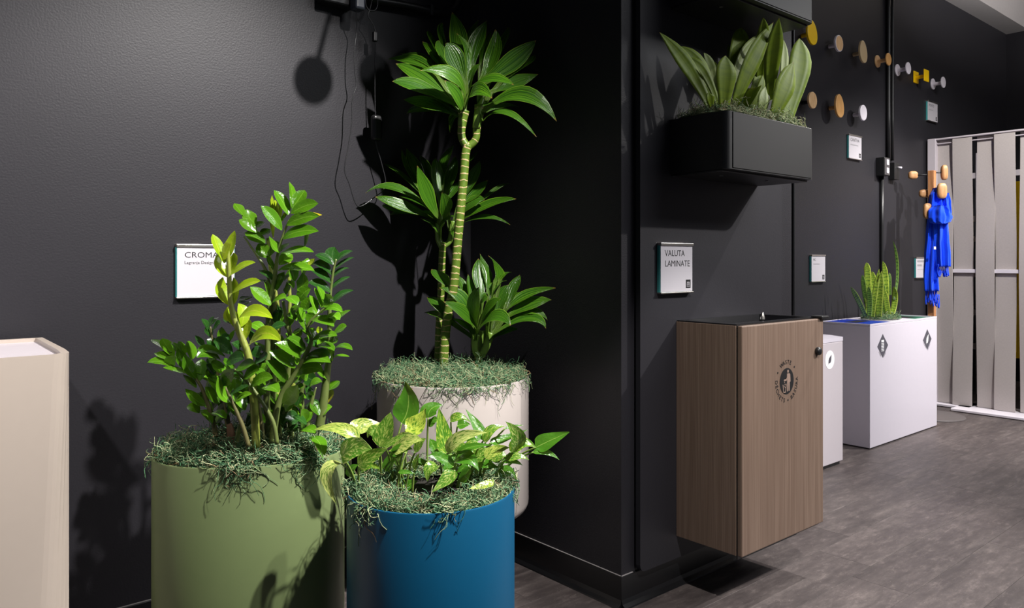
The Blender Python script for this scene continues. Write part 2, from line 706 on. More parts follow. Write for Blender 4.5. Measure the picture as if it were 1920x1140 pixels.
def make_moss():
    m = NT('reindeer_moss_strands')
    at = m.n('ShaderNodeAttribute')
    at.attribute_name = 'tint'
    m.base(m.ramp(at.outputs['Fac'], [(0.0, (0.026, 0.080, 0.038, 1)), (0.3, (0.075, 0.19, 0.090, 1)), (0.5, (0.20, 0.29, 0.15, 1)), (0.75, (0.42, 0.44, 0.25, 1)), (0.9, (0.42, 0.40, 0.24, 1)), (1.0, (0.22, 0.15, 0.08, 1))]))
    m.set(0.75, 0, 0.25)
    return m.m


M['dracaena'] = make_dracaena()
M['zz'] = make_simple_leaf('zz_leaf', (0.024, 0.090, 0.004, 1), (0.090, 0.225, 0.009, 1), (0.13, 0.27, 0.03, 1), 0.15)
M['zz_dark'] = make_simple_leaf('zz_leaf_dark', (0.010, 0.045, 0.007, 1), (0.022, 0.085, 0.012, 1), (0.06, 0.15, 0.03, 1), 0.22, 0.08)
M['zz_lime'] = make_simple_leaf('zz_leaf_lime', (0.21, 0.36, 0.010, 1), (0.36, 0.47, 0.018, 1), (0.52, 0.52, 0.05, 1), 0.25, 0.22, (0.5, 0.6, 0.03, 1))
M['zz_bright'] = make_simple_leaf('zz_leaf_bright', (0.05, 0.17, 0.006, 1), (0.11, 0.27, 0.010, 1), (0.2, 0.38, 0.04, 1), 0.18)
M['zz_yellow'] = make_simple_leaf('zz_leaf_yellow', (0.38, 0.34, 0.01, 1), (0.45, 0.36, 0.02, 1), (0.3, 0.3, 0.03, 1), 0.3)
M['pothos_full'] = make_pothos('pothos_leaf_variegated', 0.42, 0.52)
M['pothos_half'] = make_pothos('pothos_leaf_marbled', 0.50, 0.60)
M['pothos_green'] = make_pothos('pothos_leaf_green', 0.64, 0.74)
M['sans'] = make_sansevieria()
M['sans_pale'] = make_simple_leaf('sansevieria_pale_leaf', (0.19, 0.26, 0.05, 1), (0.28, 0.35, 0.08, 1), (0.30, 0.37, 0.10, 1), 0.55, 0.08)
M['snake'] = make_snake('snake_plant_leaf', False)
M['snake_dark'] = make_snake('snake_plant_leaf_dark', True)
M['cane'] = make_cane()
M['moss'] = make_moss()
M['stem_zz'] = plain('zz_stem', (0.115, 0.150, 0.040, 1), 0.4, var=0.25, scale=60)
M['stem_lime'] = plain('lime_stem', (0.24, 0.28, 0.05, 1), 0.4, var=0.2, scale=60)
M['stem_dark'] = plain('brown_stem', (0.10, 0.092, 0.032, 1), 0.45, var=0.25, scale=60)
M['stem_pothos'] = plain('pothos_stem', (0.20, 0.30, 0.06, 1), 0.35, var=0.2, scale=60)
M['sheath'] = plain('pale_green_sheath', (0.14, 0.24, 0.035, 1), 0.35, var=0.25, scale=50)

# ------------------------------------------------------------------ room shell
WY = 2.30          # the long dark wall
FX = 7.65          # far wall
CX0, CX1, CY = 1.747, 2.728, 1.547   # pillar


def lit_dusty_edge(lo, hi, base):
    return struct(box('trim_lit_edge', lo, hi, plain('lit_dust_grey', (0.30, 0.28, 0.28, 1), 0.6), base))  # pale strip paints in the lit, dusty top edge of the baseboard


def simple_box_struct(name, lo, hi, mat, parent=None, bev=0):
    return struct(box(name, lo, hi, mat, parent, bev))


simple_box_struct('wall_back', (-3.0, WY, 0), (FX + 0.2, WY + 0.15, 3.6), M['wall'])
simple_box_struct('wall_right', (FX, -4.0, 0), (FX + 0.15, WY, 3.6), M['wall'])
simple_box_struct('ceiling', (-3.0, -4.0, 3.6), (FX + 0.15, WY, 3.7), M['ceiling'])
simple_box_struct('trim_beam', (CX1, 2.13, 3.04), (FX, WY, 3.6), M['beam'])
simple_box_struct('pillar', (CX0, CY, 0), (CX1, WY, 3.6), M['wall'])
fl = simple_box_struct('floor', (-3.0, -4.0, -0.12), (FX, WY, -0.0035), M['floor'])

# vinyl planks laid along X, each a part of the floor
PW, PL = 0.183, 1.22
rng = random.Random(5)
plank_mesh = None
for r_ in range(17):
    y0 = WY - (r_ + 1) * PW
    offx = rng.random() * PL
    for c_ in range(7):
        x0 = 0.1 - offx + c_ * PL
        a, b = max(x0, -0.6), min(x0 + PL, FX - 0.001)
        if b - a < 0.05:
            continue
        if b - a > PL - 1e-6 and plank_mesh is not None:
            p = bpy.data.objects.new('plank', plank_mesh)
            p.location = ((a + b) / 2, y0 + PW / 2, 0)
            link(p, fl)
        else:
            p = box('plank', (a + 0.0003, y0 + 0.0003, -0.0034), (b - 0.0003, y0 + PW - 0.0003, 0.0), M['floor'], None, 0.0005, 1,
                    origin=((a + b) / 2, y0 + PW / 2, 0))
            p.parent = fl
            if b - a > PL - 1e-6:
                plank_mesh = p.data


def cove_base(name, p0, p1, nrm, height=0.095):
    """rubber cove base from p0 to p1, nrm = direction into the room"""
    p0, p1, nrm = Vector((*p0, 0)), Vector((*p1, 0)), Vector((*nrm, 0))
    prof = [(0, 0), (0.022, 0), (0.020, 0.004), (0.010, 0.012), (0.006, 0.024), (0.005, height - 0.003), (0.003, height), (0, height)]
    d = (p1 - p0).normalized()
    vs, fs = [], []
    for P, s in ((p0, -1), (p1, 1)):
        for a, h in prof:
            vs.append(P + nrm * a + Vector((0, 0, h)))
    n = len(prof)
    for i in range(n):
        fs.append((i, (i + 1) % n, n + (i + 1) % n, n + i))
    fs.append(tuple(range(n)))
    fs.append(tuple(range(2 * n - 1, n - 1, -1)))
    return struct(mesh_obj(name, vs, fs, M['baseboard']))


b_ = cove_base('baseboard_left', (-3.0, WY), (CX0, WY), (0, -1))
lit_dusty_edge((-3.0, WY - 0.0045, 0.095), (CX0 - 0.006, WY, 0.0965), b_)
b_ = cove_base('baseboard_pillar_side', (CX0, WY), (CX0, CY - 0.005), (-1, 0))
lit_dusty_edge((CX0 - 0.0045, CY - 0.005, 0.095), (CX0, WY - 0.005, 0.0962), b_)
b_ = cove_base('baseboard_pillar_front', (CX0 - 0.005, CY), (CX1, CY), (0, -1))
lit_dusty_edge((CX0 - 0.0045, CY - 0.0045, 0.095), (CX0 + 0.05, CY, 0.0962), b_)
cove_base('baseboard_right', (CX1, WY), (FX, WY), (0, -1))

# painted board standing proud of the pillar face
PY = 1.520
bm = bmesh.new()
add_box(bm, (1.803, PY, 0.098), (2.612, PY + 0.018, 3.5), 0.022, 4, only=1)
struct(bm_obj('trim_panel', bm, M['panel']))
simple_box_struct('trim_batten', (1.85, PY + 0.018, 0.13), (2.56, CY, 3.45), M['black'])

# ------------------------------------------------------------------ lettering
def text_obj(name, s, size, origin, mat, parent, right=(1, 0, 0), up=(0, 0, 1), align='LEFT', xs=1.0, valign='BOTTOM_BASELINE', rot=0.0, bold=0.0):
    cu = bpy.data.curves.new('lettering_curve', 'FONT')
    cu.body = s
    cu.size = size
    cu.align_x = align
    cu.align_y = valign
    cu.resolution_u = 3
    cu.offset = bold
    to = bpy.data.objects.new('lettering_tmp', cu)
    COL.objects.link(to)
    dg = bpy.context.evaluated_depsgraph_get()
    dg.update()
    me = bpy.data.meshes.new_from_object(to.evaluated_get(dg))
    bpy.data.objects.remove(to, do_unlink=True)
    bpy.data.curves.remove(cu)
    base = wloc(parent)
    rv, uvv, og = Vector(right), Vector(up), Vector(origin)
    c, s_ = math.cos(rot), math.sin(rot)
    for v in me.vertices:
        x, y = v.co.x * xs, v.co.y
        x, y = c * x - s_ * y, s_ * x + c * y
        v.co = og + rv * x + uvv * y - base
    me.materials.clear()
    me.materials.append(mat)
    o = bpy.data.objects.new(name, me)
    return link(o, parent)


def poly_plate(name, pts2, origin, mat, parent, thick=0.0006, right=(1, 0, 0), up=(0, 0, 1), nrm=(0, -1, 0)):
    """thin flat decal from 2-D points (metres) on a plane"""
    rv, uvv, nv, og = Vector(right), Vector(up), Vector(nrm), Vector(origin)
    vs = [og + rv * x + uvv * y for x, y in pts2] + [og + rv * x + uvv * y + nv * thick for x, y in pts2]
    n = len(pts2)
    fs = [tuple(range(n)), tuple(range(2 * n - 1, n - 1, -1))]
    for i in range(n):
        fs.append((i, (i + 1) % n, n + (i + 1) % n, n + i))
    return mesh_obj(name, vs, fs, mat, parent)


def circle2(r, cx=0, cy=0, n=40, ry=None):
    ry = r if ry is None else ry
    return [(cx + r * math.cos(2 * math.pi * i / n), cy + ry * math.sin(2 * math.pi * i / n)) for i in range(n)]


LEAF2 = [(-0.62, -0.95), (-0.5, -0.62), (-0.2, -0.68), (0.15, -0.6), (0.42, -0.3), (0.52, 0.1), (0.62, 0.95), (0.1, 0.62), (-0.35, 0.3), (-0.55, -0.1), (-0.56, -0.42)]


# ------------------------------------------------------------------ wall signs
def wall_sign(label, x0, x1, zt, zb, Y, title, sub=None, title_size=0.03, marks=(), tx_=0.98):
    """acrylic card holder: clear-edged block, card, two rails, print"""
    root = empty('card_sign', ((x0 + x1) / 2, Y, (zt + zb) / 2), label, 'sign', 'acrylic wall signs')
    w = x1 - x0
    box('acrylic_block', (x0, Y - 0.012, zb + 0.003), (x1, Y, zt - 0.003), M['teal_edge'], root, 0.001, 1)
    box('card', (x0 + 0.002, Y - 0.0135, zb + 0.006), (x1 - 0.002, Y - 0.012, zt - 0.008), M['paper'], root)
    box('rail', (x0 - 0.0005, Y - 0.0175, zt - 0.009), (x1 + 0.0005, Y, zt), M['steel'], root, 0.0015, 2)
    box('rail', (x0 - 0.0005, Y - 0.0175, zb), (x1 + 0.0005, Y, zb + 0.005), M['steel'], root, 0.0012, 2)
    yf = Y - 0.0138
    if title:
        for i, t in enumerate(title.split('\n')):
            text_obj('lettering', t, title_size, (x0 + 0.13 * w, yf, zt - 0.022 - title_size * (0.72 + 1.18 * i)), M['ink'], root, xs=tx_)
    if sub:
        text_obj('lettering', sub[0], sub[1], (x0 + 0.13 * w, yf, zt - sub[2]), M['ink'], root)
    for (mx, mz, mw, mh) in marks:   # faint illegible print
        poly_plate('print_line', [(0, 0), (mw * w, 0), (mw * w, mh), (0, mh)], (x0 + mx * w, yf, zt - mz), M['greyink'], root, 0.0002)
    lx, lz, ls = x1 - 0.036, zb + 0.016, 0.024
    lg = poly_plate('logo', [(0, 0), (ls, 0), (ls, ls * 1.12), (0, ls * 1.12)], (lx, yf, lz), M['ink'], root, 0.0003)
    s = ls / 10
    # white line drawing inside the black logo square
    for pts in ([(2, 3), (2.6, 3), (2.6, 7.6), (2, 7)], [(2, 7.4), (7.4, 7.4), (7.4, 8.1), (2.6, 8.1)], [(4, 3.4), (4.6, 3.4), (4.6, 6.8), (4, 6.8)],
                [(5.6, 3.4), (6.2, 3.4), (6.2, 6.8), (5.6, 6.8)], [(7.2, 3), (7.8, 3), (7.8, 7.4), (7.2, 7.4)], [(1.6, 1.8), (8.4, 1.8), (8.4, 2.3), (1.6, 2.3)]):
        poly_plate('logo_line', [(a * s, b * s) for a, b in pts], (lx, yf - 0.0003, lz), M['paper'], lg, 0.0002)
    return root


def sign_from_px(label, xl, xr, yt, yb, Y, *a, **k):
    p, q = at_Y(xl, yt, Y - 0.015), at_Y(xl, yb, Y - 0.015)
    r = at_Y(xr, yt, Y - 0.015)
    return wall_sign(label, p.x, r.x, p.z, q.z, Y, *a, **k)


sign_from_px('CROMA sign in steel rails behind the lime zz plant stem', 331, 441, 457.5, 560.5, WY, 'CROMA', ('Lagranja Design', 0.0130, 0.0575), 0.0235, (), 1.16)
sign_from_px('VALUTA LAMINATE sign on the pillar above the wood grain bin', 1239, 1299.5, 454.8, 551.5, PY, 'VALUTA\nLAMINATE', None, 0.0275)
sign_from_px('PIC sign on the dark wall above the small white bin', 1522, 1548, 477.5, 529.5, WY, 'PIC', None, 0.02, [(0.13, 0.058, 0.45, 0.005)])
sign_from_px('CANTHA sign on the dark wall below the round coat hooks', 1592, 1616, 250.5, 297, WY, 'CANTHA', None, 0.029, [(0.13, 0.068, 0.6, 0.006)])
sign_from_px('PONTO sign on the dark wall under the last white spool hook', 1740, 1758.5, 187.5, 226, WY, 'PONTO', None, 0.026, [(0.13, 0.068, 0.4, 0.006)])
sign_from_px('small sign partly behind the blue scarf beside the coat rack', 1718, 1737, 482, 522, WY, None, None, 0.02,
             [(0.12, 0.036, 0.8, 0.014), (0.12, 0.066, 0.45, 0.014), (0.12, 0.09, 0.8, 0.002)])

# ------------------------------------------------------------------ cream tapered box, left edge
root = empty('tapered_box', (0.0, 2.05, 0), 'tall cream lacquered box with recessed top and tapering chamfered corner at left', 'box')
zt = 0.855


def ring_pts(z, ch):
    # outline at height z; ch = how far the front-right chamfer runs
    fr = 0.311 - ch
    pts = [(-0.52, 1.825), (fr - 0.01, 1.825)]
    for k in range(1, 6):   # soft rounded chamfer
        t = k / 6
        a = Vector((fr - 0.01, 1.825)).lerp(Vector((fr + 0.02, 1.825)), t)
        b = Vector((fr + 0.02, 1.829)).lerp(Vector((0.333, 1.857)), t)
        c = a.lerp(b, t)
        pts.append((c.x, c.y))
    pts += [(0.333, 1.857), (0.338, 1.93), (0.345, 2.255), (-0.52, 2.255)]
    return [Vector((x, y, z)) for x, y in pts]


rings = [ring_pts(0.0, 0.042), ring_pts(0.4, 0.022), ring_pts(0.80, 0.004), ring_pts(zt, 0.0)]
vs, fs = [], []
for rg in rings:
    vs += rg
n = len(rings[0])
for j in range(len(rings) - 1):
    for i in range(n):
        fs.append((j * n + i, j * n + (i + 1) % n, (j + 1) * n + (i + 1) % n, (j + 1) * n + i))
fs.append(tuple(range(n - 1, -1, -1)))
# rim and recessed top
cen = Vector((-0.09, 2.04, zt))
rim = [cen + (p - cen) * 0.965 for p in rings[-1]]
low = [p - Vector((0, 0, 0.010)) for p in rim]
a0 = len(vs)
vs += rim + low
b0 = (len(rings) - 1) * n
for i in range(n):
    fs.append((b0 + i, b0 + (i + 1) % n, a0 + (i + 1) % n, a0 + i))
    fs.append((a0 + i, a0 + (i + 1) % n, a0 + n + (i + 1) % n, a0 + n + i))
mesh_obj('shell', vs, fs, M['cream'], root)
mesh_obj('recessed_top', [p + Vector((0, 0, 0.0005)) for p in low] , [tuple(range(n))], M['greywhite'], root)

# ------------------------------------------------------------------ moss
def moss(name, parent, cx, cy, zt, ax, ay, rot, mound, n, seed, hang=0.12, over=0.02, hollow=0.0, tone=0.42):
    rg = np.random.default_rng(seed)
    K = 10
    r = np.sqrt(rg.random(n)) * (1.0 + over)
    nh = int(n * hang)
    r[:nh] = 0.95 + 0.07 * rg.random(nh)
    th = rg.random(n) * 2 * np.pi
    lump = 0.5 + 0.5 * np.sin(th * 3 + seed) * np.cos(r * 6 + seed * 2)
    keep = r > hollow * (0.8 + 0.4 * rg.random(n))
    r = np.where(keep, r, np.sqrt(hollow ** 2 + (1 - hollow ** 2) * rg.random(n)))
    P = np.zeros((n, K, 3))
    head = rg.random(n) * 2 * np.pi
    th[:nh] = rg.choice(rg.random(13) * 2 * np.pi, nh) + rg.normal(0, 0.10, nh)
    head[:nh] = th[:nh] + rg.normal(0, 0.7, nh)
    curl = rg.normal(0, 0.75, n)
    pitch = rg.normal(0.15, 0.45, n)
    pcurl = rg.normal(0, 0.5, n)
    step = (0.0042 + 0.0050 * rg.random(n))
    x = r * np.cos(th) * ax
    y = r * np.sin(th) * ay
    top = mound * np.clip(1 - np.minimum(r, 1) ** 4, 0, 1) * (0.45 + 0.75 * lump) + mound * 0.15
    z = top * (0.6 + 0.45 * rg.random(n)) + 0.004 * rg.random(n)
    z[:nh] = 0.006 + 0.012 * rg.random(nh)
    cur = np.stack([x, y, z], 1)
    droop = np.where(rg.random(nh) < 0.22, 0.9, 0.25 * rg.random(nh))
    cap = 0.90 + 0.11 * np.sqrt(rg.random(n))
    cap[:nh] = 1.09
    for k in range(K):
        P[:, k] = cur
        head = head + curl * (0.6 + 0.8 * rg.random(n)) + rg.normal(0, 0.3, n)
        pitch = pitch * 0.8 + pcurl * np.sin(k * 1.1 + curl * 3) + rg.normal(0, 0.25, n)
        d = np.stack([np.cos(head) * np.cos(pitch), np.sin(head) * np.cos(pitch), np.sin(pitch)], 1)
        if k > 1:
            d[:nh, 2] -= droop
        cur = cur + d * step[:, None]
        rr = np.sqrt((cur[:, 0] / ax) ** 2 + (cur[:, 1] / ay) ** 2) + 1e-9
        cur[:, :2] *= np.minimum(1.0, cap / rr)[:, None]
        rr = np.minimum(rr, cap)
        cur[nh:, 2] = np.maximum(cur[nh:, 2], 0.005)
        below = cur[:, 2] < 0.007
        below[nh:] = False
        tgt = np.where(below & (rr > 0.94), np.maximum(rr, 1.04), rr)
        cur[:, 0] *= tgt / rr
        cur[:, 1] *= tgt / rr
        cur[:, 2] = np.where(below & (rr <= 0.94), 0.006, cur[:, 2])
        cur[nh:, 2] = np.maximum(cur[nh:, 2], 0.005)
    c, s = math.cos(rot), math.sin(rot)
    X = P[..., 0] * c - P[..., 1] * s + cx
    Y = P[..., 0] * s + P[..., 1] * c + cy
    P[..., 0], P[..., 1] = X, Y
    P[..., 2] += zt
    rad = (0.00075 + 0.0006 * rg.random(n))
    T = np.gradient(P, axis=1)
    T /= np.linalg.norm(T, axis=2, keepdims=True) + 1e-9
    up = np.array([0.3, 0.2, 0.93])
    U = np.cross(T, up)
    U /= np.linalg.norm(U, axis=2, keepdims=True) + 1e-9
    V = np.cross(T, U)
    S = 3
    vs = np.zeros((n, K, S, 3))
    taper = np.linspace(1.0, 0.55, K)[None, :, None]
    for q in range(S):
        a = 2 * np.pi * q / S
        vs[:, :, q] = P + (U * np.cos(a) + V * np.sin(a)) * rad[:, None, None] * taper
    vs = vs.reshape(-1, 3)
    idx = np.arange(n * K * S).reshape(n, K, S)
    f = np.stack([idx[:, :-1], np.roll(idx, -1, 2)[:, :-1], np.roll(idx, -1, 2)[:, 1:], idx[:, 1:]], -1).reshape(-1, 4)
    base = np.array(tuple(wloc(parent)))
    me = bpy.data.meshes.new(name)
    me.vertices.add(len(vs))
    me.vertices.foreach_set('co', (vs - base).ravel())
    me.loops.add(f.size)
    me.loops.foreach_set('vertex_index', f.ravel().astype(np.int32))
    me.polygons.add(len(f))
    me.polygons.foreach_set('loop_start', np.arange(0, f.size, 4, dtype=np.int32))
    me.polygons.foreach_set('use_smooth', np.ones(len(f), dtype=bool))
    me.update()
    me.validate()
    t = np.clip(rg.normal(tone, 0.22, n), 0, 0.85)
    t[rg.random(n) < 0.06] = 1.0
    at = me.attributes.new('tint', 'FLOAT', 'POINT')
    at.data.foreach_set('value', np.repeat(t, K * S).astype(np.float32))
    me.materials.append(M['moss'])
    o = bpy.data.objects.new(name, me)
    o['kind'] = 'stuff'
    return link(o, parent)


# ------------------------------------------------------------------ leaves
PROF = {
    'blade': [(0, .34), (.12, .40), (.28, .70), (.42, .95), (.52, 1.0), (.66, .88), (.8, .60), (.9, .33), (.96, .13), (1, .01)],
    'oval': [(0, .10), (.08, .40), (.25, .82), (.45, 1.0), (.62, .96), (.8, .68), (.92, .34), (1, .02)],
    'heart': [(0, .30), (.04, .72), (.12, .93), (.25, 1.0), (.42, .95), (.6, .76), (.78, .47), (.92, .18), (1, .02)],
    'sword': [(0, .50), (.15, .60), (.35, .84), (.52, 1.0), (.64, .96), (.78, .72), (.9, .36), (.97, .10), (1, .01)],
    'strap': [(0, .80), (.2, .92), (.5, 1.0), (.75, .92), (.88, .62), (.96, .28), (1, .02)],
    'blunt': [(0, .6), (.2, .75), (.5, 1.0), (.8, 1.0), (.95, .93), (1, .85)],
}


def prof(kind, t):
    p = PROF[kind]
    for (a, x), (b, y) in zip(p, p[1:]):
        if t <= b:
            s = (t - a) / (b - a)
            s = s * s * (3 - 2 * s) * 0.2 + s * 0.8
            return x + (y - x) * s
    return p[-1][1]


LR = random.Random(11)


def leaf(B, Mi, T, wapp, wreal, kind, mat, parent, fold=0.25, cup=0.0, wave=0.0, na=11, nc=5, prefer=(0, 0, 1), thick=0.0, name='leaf', root=None):
    """curved leaf through base B, mid point Mi and tip T; wapp = width seen from the camera, wreal = true width"""
    C = Mi * 2 - (B + T) * 0.5
    camv = Vector((0, 0, H))
    tang = (T - B).normalized()
    mid = Mi
    view = (mid - camv).normalized()
    side0 = tang.cross(view)
    if side0.length < 0.15:
        side0 = Vector((SN, -CS, 0))
    side0.normalize()
    vperp = tang.cross(side0).normalized()
    wreal = max(wreal, wapp)
    ratio = min(1.0, wapp / wreal)
    phi = math.acos(ratio)
    best = None
    for sg in (1, -1):
        sd = side0 * math.cos(phi) + vperp * math.sin(phi) * sg
        nr = sd.cross(tang).normalized()
        if nr.dot(view) > 0:
            nr = -nr
        if best is None or nr.dot(Vector(prefer)) > best[1].dot(Vector(prefer)):
            best = (sd.normalized(), nr)
    sd, nr = best
    vs, uv, fs = [], [], []
    ph = LR.random() * 6.28
    ts = [i / na for i in range(na + 1)]
    if root is not None and (root - B).length > 0.01:
        ts = [-1.0, -0.66, -0.33] + ts      # channelled base that runs down to the crown
    for t in ts:
        if t < 0:
            p = B.lerp(root, -t)
            dt = (B - root).lerp(C - B, 0.5 * (1 + t))
            t = 0.0
        else:
            p = B * (1 - t) ** 2 + C * 2 * t * (1 - t) + T * t * t
            dt = ((C - B) * (1 - t) + (T - C) * t)
        dt = dt.normalized() if dt.length > 1e-9 else tang
        s = (sd - dt * sd.dot(dt)).normalized()
        nn = s.cross(dt)
        if nn.dot(nr) < 0:
            nn = -nn
        w = wreal * 0.5 * prof(kind, t)
        for j in range(nc):
            a = -1 + 2 * j / (nc - 1)
            off = fold * w * (abs(a) ** 1.3) - cup * w * (a * a)
            off += wave * wreal * math.sin(t * 9 + ph + a * 1.5) * abs(a)
            vs.append(p + s * (a * w) + nn * off)
            uv.append(((a + 1) / 2, t))
    na = len(ts) - 1
    for i in range(na):
        for j in range(nc - 1):
            q = i * nc + j
            fs.append((q, q + 1, q + nc + 1, q + nc))
    if thick > 0:
        m = len(vs)
        for i in range(m):
            vs.append(vs[i] - nr * thick)
            uv.append(uv[i])
        fs += [tuple(x + m for x in reversed(f)) for f in list(fs)]
        for i in range(na):
            for j in (0, nc - 1):
                q = i * nc + j
                fs.append((q, q + nc, q + nc + m, q + m) if j == 0 else (q + nc, q, q + m, q + nc + m))
    return mesh_obj(name, vs, fs, mat, parent, uv, True)


def crop(ox, oy, s):
    return lambda x, y: (ox + x / s, oy + y / s)


def grow(rows, cr, z0, wpx_scale, wreal, kind, mat, parent, fold=0.25, dscale=1.0, cup=0.0, wave=0.0, bfrac=0.2, crowns=None, thick=0.0):
    """rows: (bx,by,mx,my,tx,ty,w,d[,mat]) in crop pixels; d = how far the tip lies behind (+) or before (-) the stem, metres"""
    for row in rows:
        bx, by, mx, my, tx, ty, w, d = row[:8]
        mm = M[row[8]] if len(row) > 8 else mat
        d *= dscale
        b, m_, t = cr(bx, by), cr(mx, my), cr(tx, ty)
        B = at_d(b[0], b[1], z0 + d * bfrac)
        Mi = at_d(m_[0], m_[1], z0 + d * 0.62)
        T = at_d(t[0], t[1], z0 + d)
        wa = w / wpx_scale * (z0 + d * 0.6) / F
        wr = wreal * (0.9 + 0.2 * LR.random()) if wreal else wa * 1.08
        rt_ = None
        if crowns:
            c_ = min(crowns, key=lambda q: abs(q[0] - bx))
            q = cr(c_[0], c_[1])
            rt_ = at_d(q[0], q[1], z0 + (0.006 if d > 0 else -0.006))
        leaf(B, Mi, T, wa, min(wr, wa * 2.2), kind, mm, parent, fold, cup, wave, thick=thick, root=rt_)


# ------------------------------------------------------------------ potted dracaena (white pot on a white pedestal)
WC = (1.43, 1.974)
ped = lathe('pedestal', [(0.17, 0), (0.195, 0.004), (0.195, 0.254), (0.19, 0.2575)], (WC[0], WC[1], 0), M['pot_white'], None, 48, origin=(WC[0], WC[1], 0))
tag(ped, 'round white pedestal under the white pot, mostly hidden behind the blue pot', 'pedestal')
dr = empty('potted_dracaena', (WC[0], WC[1], 0.258), 'three-caned dracaena in a white round pot in the dark corner', 'plant')
PR, PH0, PH1 = 0.240, 0.258, 0.684


def pot_profile(r, h0, h1, rb=0.03, lip=0.006):
    pr = [(r - rb - 0.02, h0), (r - rb, h0)]
    for k in range(1, 7):
        a = k / 6 * math.pi / 2
        pr.append((r - rb + rb * math.sin(a), h0 + rb - rb * math.cos(a)))
    pr += [(r, (h0 + h1) / 2), (r, h1 - 0.003), (r - 0.001, h1), (r - lip + 0.001, h1 + 0.0005), (r - lip, h1 - 0.002), (r - lip, h1 - 0.03)]
    return pr


lathe('pot', pot_profile(PR, PH0, PH1, 0.035), (WC[0], WC[1], 0), M['pot_white'], dr, 96)
lathe('soil', [(PR - 0.008, PH1 - 0.03), (PR - 0.008, PH1 - 0.012)], (WC[0], WC[1], 0), M['soil'], dr, 48)
moss('moss', dr, WC[0], WC[1], PH1 - 0.010, PR - 0.006, PR - 0.006, 0, 0.026, 7500, 3, 0.05)

Z1, Z2, Z3 = 2.45, 2.56, 2.46


def path_px(pts, z):
    if isinstance(z, (int, float)):
        z = [z] * len(pts)
    return [at_d(a, b, q) for (a, b), q in zip(pts, z)]


cane1 = tube('cane', path_px([(831, 700), (834, 640), (840, 588), (851, 535), (857.5, 460), (864, 388), (869.7, 329), (872.5, 290), (877, 272)], Z1),
             [0.0150, 0.0148, 0.0145, 0.0142, 0.0140], M['cane'], dr, 14, 5)
tube('branch', path_px([(876, 275), (868, 263), (865, 250), (866, 238), (868, 222), (870, 208)], Z1), [0.0135, 0.0125, 0.0125, 0.013, 0.015, 0.020], M['cane'], cane1, 12)
tube('branch', path_px([(878, 275), (888, 267), (893, 257), (893.5, 247), (896, 225), (900.6, 198)], Z1 + 0.005), [0.0135, 0.0120, 0.0118, 0.0122, 0.014, 0.019], M['cane'], cane1, 12)
cA = crop(690, 10, 4.559)
for pts in ([(800, 1035), (812, 950), (830, 860)], [(925, 1050), (950, 900), (985, 790)]):
    tube('sheath', path_px([cA(*p) for p in pts], Z1), [0.0125, 0.0150, 0.012, 0.004], M['sheath'], cane1, 12)
HEAD1 = [
    (850, 400, 900, 220, 943, 130, 60, .16), (1130, 430, 1165, 300, 1200, 190, 85, .14), (560, 540, 420, 450, 275, 412, 75, .14),
    (640, 500, 545, 310, 530, 225, 50, .18), (680, 480, 618, 280, 640, 150, 60, .18), (560, 540, 505, 470, 460, 425, 70, .16),
    (770, 500, 775, 290, 718, 57, 155, .12), (960, 520, 1010, 350, 1050, 215, 60, .12), (1150, 640, 1330, 510, 1425, 425, 85, .08),
    (600, 600, 400, 480, 155, 462, 90, .08), (720, 620, 590, 440, 465, 310, 105, .10), (880, 580, 930, 330, 1015, 128, 135, .08),
    (700, 890, 440, 890, 330, 925, 75, .10), (1000, 920, 1130, 860, 1290, 870, 62, .10), (760, 940, 715, 1000, 700, 1085, 55, .12),
    (780, 660, 640, 430, 608, 300, 90, .05), (950, 680, 1230, 480, 1438, 298, 165, .02), (840, 660, 855, 420, 757, 240, 85, .04),
    (720, 800, 450, 610, 238, 500, 135, .02), (960, 660, 1075, 430, 1090, 205, 135, .03), (1060, 740, 1260, 665, 1458, 588, 110, .02),
    (830, 680, 745, 450, 665, 318, 170, -.02), (730, 840, 430, 700, 205, 650, 115, -.03), (780, 940, 520, 850, 303, 805, 110, .02),
    (870, 720, 900, 580, 962, 500, 55, .0), (1000, 900, 1330, 760, 1615, 995, 135, -.06), (985, 990, 1180, 920, 1440, 1125, 55, -.05),
    (880, 700, 1050, 632, 1245, 680, 70, -.10), (830, 800, 715, 600, 440, 558, 110, -.10), (810, 910, 760, 790, 655, 640, 95, -.10),
    (840, 870, 925, 725, 1062, 795, 100, -.14), (1000, 820, 1020, 850, 1070, 820, 30, -.08), (780, 960, 640, 850, 545, 790, 50, .03),
]
grow(HEAD1, cA, Z1, 4.559, 0.062, 'blade', M['dracaena'], cane1, 0.22, 1.0, wave=0.02, crowns=[(812, 930), (958, 890)])

